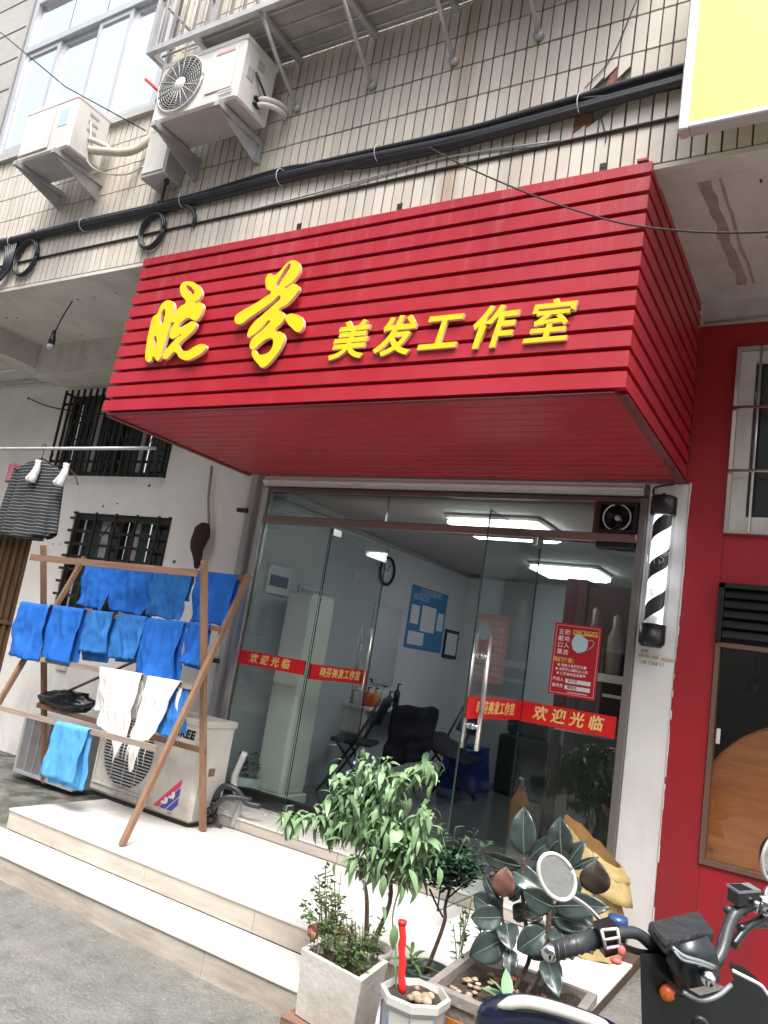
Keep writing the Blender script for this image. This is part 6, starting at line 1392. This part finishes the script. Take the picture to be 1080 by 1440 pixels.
for a in [(737,1203,737,1134,30,m_rub,.25),(791,1209,788,1148,30,m_rub,.4),(732,1218,680,1200,20,m_rub,.7),(744,1209,793,1174,18,m_rub,.8),(795,1222,824,1181,20,m_rub,.5),
          (836,1258,839,1209,34,m_rubd,.1,.05,.05),(706,1262,712,1219,26,m_rubb,.1,-.04,-.04),(704,1272,680,1228,13,m_rub,.6),(720,1225,762,1252,28,m_rub,.4),(778,1275,735,1252,30,m_rub,.5,0,-.06),
          (780,1275,858,1277,30,m_rub,.3,0,-.04),(778,1290,832,1306,28,m_rub,.5),(773,1300,798,1272,24,m_rub,.7,.05,.05),(704,1285,666,1258,26,m_rub,.3),(707,1290,662,1290,28,m_rub,.2,0,-.05),
          (784,1300,806,1350,34,m_rub,.1,0,-.08),(712,1298,718,1338,26,m_rub,.0,0,-.08),(718,1334,716,1374,19,m_rub,.0,-.05,-.1),(712,1318,660,1345,34,m_rub,.2,.0,-.06),(768,1308,727,1336,32,m_rub,.2,0,-.05),
          (768,1345,786,1404,26,m_rub,.1,0,-.10),(800,1280,836,1302,26,m_rub,.4,.05,.05),(812,1306,834,1342,22,m_rub,.3,.04,.0),(732,1280,764,1292,22,m_rub,.6,.05,.05),(750,1235,782,1222,22,m_rub,.9,.06,.06),
          (806,1222,842,1205,9,m_rub,.2,.06,.06),(722,1292,752,1278,24,m_rub,.8,.08,.08),(742,1300,770,1330,26,m_rub,.3,.08,.08),(790,1240,770,1262,26,m_rub,.5,.06,.04),(716,1265,735,1248,20,m_rub,.8,.08,.08),(700,1240,694,1222,15,m_rubd,.3,.06,.06),
          (796,1252,820,1240,24,m_rub,.5,.08,.1),(744,1330,772,1352,22,m_rub,.3,.05,.0)]: rleaf(*a)
for pts, r in (([(1.60,-1.68,.43), at(768,1350,'y',YR), at(772,1290,'y',YR), at(776,1240,'y',YR), at(790,1205,'y',YR)], .010), ([(1.55,-1.67,.43), at(745,1345,'y',YR+.03), at(738,1290,'y',YR+.03), at(734,1240,'y',YR), at(737,1205,'y',YR)], .008), ([(1.50,-1.66,.43), at(715,1330,'y',YR+.02), at(706,1290,'y',YR), at(706,1262,'y',YR-.03)], .006), ([(1.64,-1.68,.43), at(790,1340,'y',YR+.03), at(812,1300,'y',YR+.04), at(836,1258,'y',YR+.05)], .005)):
    b = MB(); b.tube(bez(pts, 5), r, 7); part('stem', b, m_stem, t)
t = thing('seedling', 'pale green rosette seedling at the front of the cement planter', 'plant', (1.52, -1.86, .45))
sl_ = leaf_proto('leaf', .085, .036, .3, .2, M('seedling_leaf', (.16,.30,.16), .5, 0, .2, 12))
for px, py, d in ((712,1408,(-1,-.1,.45)),(712,1408,(-.5,-.2,.9)),(715,1408,(.9,-.1,.5)),(712,1412,(-.9,-.6,.05)),(715,1412,(.3,-.9,.3)),(718,1410,(1,-.5,.1)),(712,1408,(-.2,.4,1))): place_leaf(sl_, 'leaf', t, at(px, py, 'z', .452), d, random.uniform(-.3,.3), random.uniform(.9,1.3))
t = thing('leafy_shoots', 'thin bright green shoots between green pot and rubber plant', 'plant', (1.36, -1.6, .44)); b = MB(); bl_ = MB()
for (px, py, bx, by) in ((648,1285,640,1380),(655,1290,640,1375),(637,1300,640,1378),(676,1300,668,1345),(664,1260,645,1330),(650,1275,648,1340)):
    q = bez([at(bx, by, 'y', -1.58), at((px+bx)/2+3, (py+by)/2, 'y', -1.58), at(px, py, 'y', -1.58)], 6); b.tube(q, .0022, 5)
    for k in range(11):
        c_ = q[random.randint(4, len(q)-1)]; a = random.uniform(0, 2*PI); e = Vector((math.cos(a), math.sin(a), random.uniform(-.4,.6))).normalized()*random.uniform(.022,.042); sw = e.cross(Vector((0,0,1))).normalized()*.009; bl_.add([c_, c_+e*.45+sw, c_+e, c_+e*.45-sw], [(0,1,2,3)])
o = part('stems', b, m_gstem, t); o['kind'] = 'stuff'; o = part('foliage', bl_, m_leafh, t); o['kind'] = 'stuff'

# ------------------------------------------------------------------ yellow sack
t = thing('yellow_sack', 'yellow woven sack slumped open against the white pillar', 'sack', (1.42, -.35, .255))
rings = [(.258,1.47,.16,.15),(.34,1.465,.18,.15),(.43,1.46,.165,.14),(.51,1.45,.155,.13),(.58,1.46,.14,.12),(.65,1.46,.16,.13),(.71,1.45,.175,.13),(.765,1.43,.16,.11)]
b = MB(); NS = 30
def sackpt(i, k, sc=1.0):
    z, cx_, rx, ry = rings[i]; a = 2*PI*k/NS; q = Vector((math.cos(a), math.sin(a), z*4)); kk = sc*(1+.20*noise.noise(q*1.6)+.10*noise.noise(q*4)+.05*abs(noise.noise(q*9)))
    tilt = (.10*math.cos(a)*(i-4)/3 if i > 4 else 0)
    return Vector((cx_+rx*math.cos(a)*kk, -.36+ry*math.sin(a)*kk, z-tilt+.012*noise.noise(q*3)))
vs = [sackpt(i, k) for i in range(8) for k in range(NS)]; fs = [(i*NS+k, i*NS+(k+1) % NS, (i+1)*NS+(k+1) % NS, (i+1)*NS+k) for i in range(7) for k in range(NS)]
b.add(vs, fs, 0, True); part('body', b, m_sack, t)
b = MB(); vs = [sackpt(7, k, 1.0) for k in range(NS)] + [sackpt(7, k, .93)+Vector((0,0,-.02)) for k in range(NS)] + [sackpt(5, k, .6) for k in range(NS)] + [sackpt(4, k, .3) for k in range(NS)]
b.add(vs, [(i*NS+k, i*NS+(k+1) % NS, (i+1)*NS+(k+1) % NS, (i+1)*NS+k) for i in range(3) for k in range(NS)], 0, True); part('lining', b, m_sackin, t)
b = MB()
def flap(u, v):
    a = math.radians(-75+110*u); z, cx_, rx, ry = rings[7]; R_ = 1+.35*v; return Vector((cx_+rx*math.cos(a)*R_+.02*v, -.36+ry*math.sin(a)*R_, z-.085*math.cos(a)-.15*v*v-.02*v+.012*noise.noise(Vector((u*6, v*4, 3)))))
b.grid(flap, 18, 8); o = part('turned_rim', b, m_sack, t); solid(o, .003)

# ------------------------------------------------------------------ electric scooter at lower right
def D(px, py, dep):
    d = ray(px, py); return CP + d*(dep/1086.016)
SM = Vector((2.25, -2.66, 0)); t = thing('electric_scooter', 'black electric scooter with round mirror parked at lower right', 'scooter', (2.25, -2.66, 0))
f_ = Vector((-.78, .60, 0)).normalized(); s_ = Vector((.60, .78, 0)).normalized()      # forward, right
def tb(pts, r, mat, nm, seg=10, sm=5): b = MB(); b.tube(bez(pts, sm) if sm else pts, r, seg); return part(nm, b, mat, t)
tb([D(778,1338,1.60), D(838,1320,1.62)], .0195, m_scootg, 'grip', 14, 0)
b = MB(); b.ball(D(774,1339,1.60), .019, 12, 8); part('bar_end', b, m_chrome, t)
b = MB()
for i in range(7): p_ = D(782,1337,1.60).lerp(D(832,1322,1.62), i/6); q_ = D(783,1337,1.60).lerp(D(833,1322,1.62), i/6); b.tube([p_, p_+(q_-p_).normalized()*.004], .0208, 14)
part('grip_rib', b, m_scootg, t)['kind'] = 'stuff'
tb([D(838,1322,1.62), D(866,1313,1.63), D(893,1312,1.65), D(912,1325,1.66), D(930,1345,1.68), D(958,1368,1.70)], .0125, m_scootg, 'handlebar')
b = MB(); b.obox(D(842,1321,1.605), D(866,1314,1.612), .042, .055, CU); part('switch_housing', b, m_scoot, t)
b = MB(); q0 = [D(846,1308,1.575), D(868,1306,1.58), D(872,1330,1.58), D(852,1334,1.575)]
for i in range(4): b.tube([q0[i], q0[(i+1) % 4]], .0032, 6)
b.tube([D(850,1322,1.573), D(871,1318,1.577)], .0028, 6); part('switch_trim', b, m_white, t)
b = MB(); b.ball(D(874,1337,1.575), .0085, 8, 6, 0, (1,1,1.2)); part('button', b, m_redbtn, t)
b = MB(); b.ball(D(866,1351,1.575), .009, 8, 6, 0, (1.4,1,.8)); part('button', b, m_redbtn, t)
b = MB(); b.lathe([(.001,.02),(.020,.018),(.022,.01),(.021,-.03),(.001,-.03)], D(868,1301,1.66), 16); part('brake_reservoir', b, m_bluec, t)
tb([D(868,1328,1.60), D(895,1338,1.64), D(925,1342,1.70)], .007, m_scoot, 'brake_lever', 8)
tb([D(842,1318,1.64), D(800,1335,1.72), D(775,1350,1.78)], .005, m_scootg, 'brake_lever', 8)
tb([D(1000,1365,1.72), D(1015,1338,1.75), D(1024,1305,1.78), D(1036,1282,1.80), D(1055,1273,1.82), D(1080,1270,1.84), D(1140,1255,1.88)], .0135, m_scootg, 'handlebar')
tb([D(1030,1330,1.77), D(1050,1305,1.80), D(1075,1290,1.83)], .010, m_scoot, 'switch_housing', 8)
b = MB(); b.obox(D(1031,1259,1.80), D(1060,1257,1.82), .035, .036, CU); part('brake_reservoir', b, m_scoot, t)
b = MB(); b.obox(D(1030,1250,1.80), D(1061,1248,1.82), .038, .006, CU); part('reservoir_lid', b, m_scoots, t)
b = MB(); b.lathe([(.001,-.022),(.024,-.022),(.026,0),(.024,.022),(.001,.022)], D(1076,1272,1.82), 14, 0, 'x'); part('bar_clamp', b, m_chrome, t)
b = MB(); b.ball(D(1063,1271,1.79), .008, 8, 6); part('bolt', b, m_chrome, t)
tb([D(1022,1279,1.80), D(1045,1284,1.84)], .010, m_scootg, 'brake_lever', 8)
tb([D(1034,1290,1.80), D(1019,1305,1.78), D(1010,1330,1.76), D(1008,1355,1.75)], .006, m_cable, 'control_cable', 6)
tb([D(1040,1305,1.79), D(1060,1300,1.82), D(1080,1300,1.86), D(1090,1290,1.9)], .009, m_scoot, 'lever_bracket', 8)
# mirrors
def mir(cx_, cy_, rx, ry, rot, dep, stalk, lab=None):
    N_ = 28; c_ = D(cx_, cy_, dep); pts = []
    for k in range(N_):
        a = 2*PI*k/N_; x, y = rx*math.cos(a), ry*math.sin(a); r = math.radians(rot); pts.append(D(cx_+x*math.cos(r)-y*math.sin(r), cy_+x*math.sin(r)+y*math.cos(r), dep+.0006*x))
    nb_ = (pts[0]-c_).cross(pts[7]-c_).normalized(); nb_ = nb_ if nb_.dot(CP-c_) > 0 else -nb_
    b = MB(); b.add(pts, [tuple(range(N_))]); part('mirror_glass', b, m_mirror, t)
    b = MB(); b.tube(pts+[pts[0]], .0045, 6); part('mirror_rim', b, m_white, t)
    b = MB(); bk_ = [c_+(p-c_)*1.03-nb_*.002 for p in pts] + [c_+(p-c_)*.85-nb_*.022 for p in pts] + [c_+(p-c_)*.3-nb_*.034 for p in pts]
    b.add(bk_, [(i*N_+k, i*N_+(k+1) % N_, (i+1)*N_+(k+1) % N_, (i+1)*N_+k) for i in range(2) for k in range(N_)] + [tuple(range(2*N_, 3*N_))], 0, True); part('mirror_shell', b, m_scoot, t)
    tb(stalk, .0055, m_chrome, 'mirror_stalk', 8)
mir(783, 1233, 23, 35, -27, 1.62, [D(800,1258,1.66), D(822,1272,1.66), D(842,1292,1.65), D(855,1312,1.635)])
mir(1100, 1205, 27, 38, 20, 1.90, [D(1088,1240,1.92), D(1078,1252,1.86), D(1076,1265,1.84)])
# tray over the stem, dash body, key
dk = [D(912,1300,1.66), D(983,1284,1.76), D(1004,1312,1.66), D(934,1328,1.58)]; nz_ = (dk[1]-dk[0]).cross(dk[2]-dk[0]).normalized(); nz_ = nz_ if nz_.z > 0 else -nz_
b = MB(); cc = sum(dk, Vector())/4
def rr_(k, h): return [cc+(p-cc)*k+nz_*h for p in dk]
L_ = [rr_(.95,-.020), rr_(1.0,-.014), rr_(1.0,.0), rr_(.95,.006)]
for a_, c_ in zip(L_[:-1], L_[1:]): b.add(a_+c_, [(i, (i+1) % 4, 4+(i+1) % 4, 4+i) for i in range(4)])
b.add(L_[3], [(0,1,2,3)]); b.add(L_[0], [(3,2,1,0)]); part('tray_lid', b, M('wrinkled_black_film', (.035,.038,.042), .4, 0, .3, 20, bump=.8, bscale=22), t)
def hull(rows, nm, mat, seg_sm=True):
    b = MB(); n = len(rows[0]); vs = [p for r in rows for p in r]; b.add(vs, [(i*n+k, i*n+(k+1) % n, (i+1)*n+(k+1) % n, (i+1)*n+k) for i in range(len(rows)-1) for k in range(n)], 0, seg_sm); b.add(rows[0], [tuple(reversed(range(n)))]); b.add(rows[-1], [tuple(range(n))]); return part(nm, b, mat, t)
def rowd(xl, xr, yl, yr, d0, th): # ring: front-left, front-mid, front-right, back-right, back-left in pixels with depth
    return [D(xl, yl, d0), D((xl*2+xr)/3, (yl*2+yr)/3+2, d0-.02), D((xl+xr*2)/3, (yl+yr*2)/3+2, d0-.02), D(xr, yr, d0), D(xr-4, yr-4, d0+th), D(xl+4, yl-4, d0+th)]
hull([rowd(940,995,1330,1316,1.62,.10), rowd(936,1006,1348,1335,1.60,.13), rowd(945,1012,1370,1355,1.60,.14), rowd(955,1012,1392,1380,1.61,.14)], 'dash_body', m_scoot)
tb([D(945,1332,1.585), D(962,1345,1.575), D(985,1352,1.575), D(1005,1360,1.59)], .0045, m_scoots, 'trim_strip', 8); tb([D(948,1337,1.58), D(960,1350,1.57), D(985,1356,1.572), D(1002,1362,1.585)], .003, m_scoots, 'trim_strip', 8)
b = MB(); kc = D(996,1377,1.575); b.tube([kc, D(996,1377,1.555)], .014, 16); part('key_lock', b, m_chrome, t)
# leg shield with shaped edge
shp = [(900,1340),(925,1342),(946,1352),(958,1385),(985,1400),(1015,1392),(1032,1378),(1024,1352),(1045,1360),(1062,1372),(1076,1392),(1088,1425),(1100,1500),(1090,1640),(1040,1760),(950,1760),(915,1640),(905,1500),(902,1425)]
def dsh(x, y): return 1.66+.0004*(x-990)
b = MB(); A_ = [D(x, y, dsh(x, y)) for x, y in shp]; B2 = [D(x, y, dsh(x, y)+.07) for x, y in shp]; n_ = len(shp)
b.add(A_+B2, [tuple(reversed(range(n_))), tuple(range(n_, 2*n_))]+[(i, (i+1) % n_, n_+(i+1) % n_, n_+i) for i in range(n_)]); part('leg_shield', b, m_scoot, t)
tb([D(960,1395,1.595), D(985,1407,1.59), D(1010,1400,1.60), D(1028,1385,1.62)], .005, m_scoots, 'trim_strip', 8)
tb([D(1030,1365,1.66), D(1050,1375,1.66), D(1070,1386,1.66), D(1080,1400,1.66)], .004, m_white, 'trim_strip', 8)
b = MB(); b.lathe([(.001,-.010),(.013,-.008),(.016,0),(.016,.01)], D(938,1397,1.625), 16, 0, 'y'); part('reflector', b, m_orl, t)
tb([D(975,1440,1.58), D(982,1432,1.56), D(992,1438,1.56), D(994,1450,1.58)], .005, m_scootg, 'bag_hook', 8)
b = MB(); b.tube([D(948,1400,1.615), D(1002,1405,1.61)], .002, 4); part('seam', b, m_scootg, t)
# the rest of the vehicle, below and right of the frame
G = lambda a, c, z: SM + f_*a + s_*c + Vector((0,0,z))
b = MB(); b.tube([G(.02,0,.95), G(.10,0,.62), G(.22,0,.22)], .025, 10); part('fork', b, m_scootg, t)
for a in (.26, -.90):
    b = MB(); c_ = G(a, 0, .21); pts = [c_+f_*(.17*math.cos(k*PI/12))+Vector((0,0,.17*math.sin(k*PI/12))) for k in range(25)]; b.tube(pts, .042, 8); w = part('wheel', b, m_blackm, t)
    b = MB(); b.tube([c_-s_*.03, c_+s_*.03], .10, 16)
    me = bpy.data.meshes.new('rim'); me.from_pydata([v-Vector(t.location) for v in b.v], [], b.f); me.materials.append(m_scoots); r = bpy.data.objects.new('rim', me); COL.objects.link(r); r.parent = w
b = MB(); b.obox(G(.0,0,.34), G(-.52,0,.34), .26, .06); part('floorboard', b, m_scootg, t)
b = MB(); b.obox(G(-.50,0,.50), G(-1.0,0,.56), .24, .24); part('rear_body', b, m_scoot, t)
b = MB(); b.obox(G(-.46,0,.69), G(-1.02,0,.74), .25, .07); part('seat', b, m_blackm, t)

# nearer vehicle edge at the bottom of the frame
t = thing('blue_scooter_shell', 'dark blue scooter fairing with white stripe at the bottom edge', 'scooter', D(775,1500,1.25))
c_ = D(778,1500,1.25)
b = MB(); b.tube(bez([D(672,1448,1.26), D(700,1426,1.25), D(745,1424,1.25), D(800,1438,1.25), D(850,1458,1.26), D(905,1490,1.27)], 6), [.006,.014,.019,.022,.024,.025]+[.026]*19+[.025,.024,.022,.018,.012,.006], 14); part('fairing', b, M('dark_blue_gloss', (.006,.010,.028), .2, coat=.3), t)
b = MB(); b.tube(bez([D(700,1415,1.232), D(735,1409,1.23), D(780,1418,1.23), D(835,1437,1.235), D(860,1450,1.24)], 6), [.003,.006,.008]+[.010]*19+[.008,.006,.003], 10); part('stripe', b, m_ceram, t)
b = MB(); b.obox(c_-CU*.06, c_-Vector((0,0,.9)), .16, .25, tuple(CF)); part('body', b, m_scoot, t)
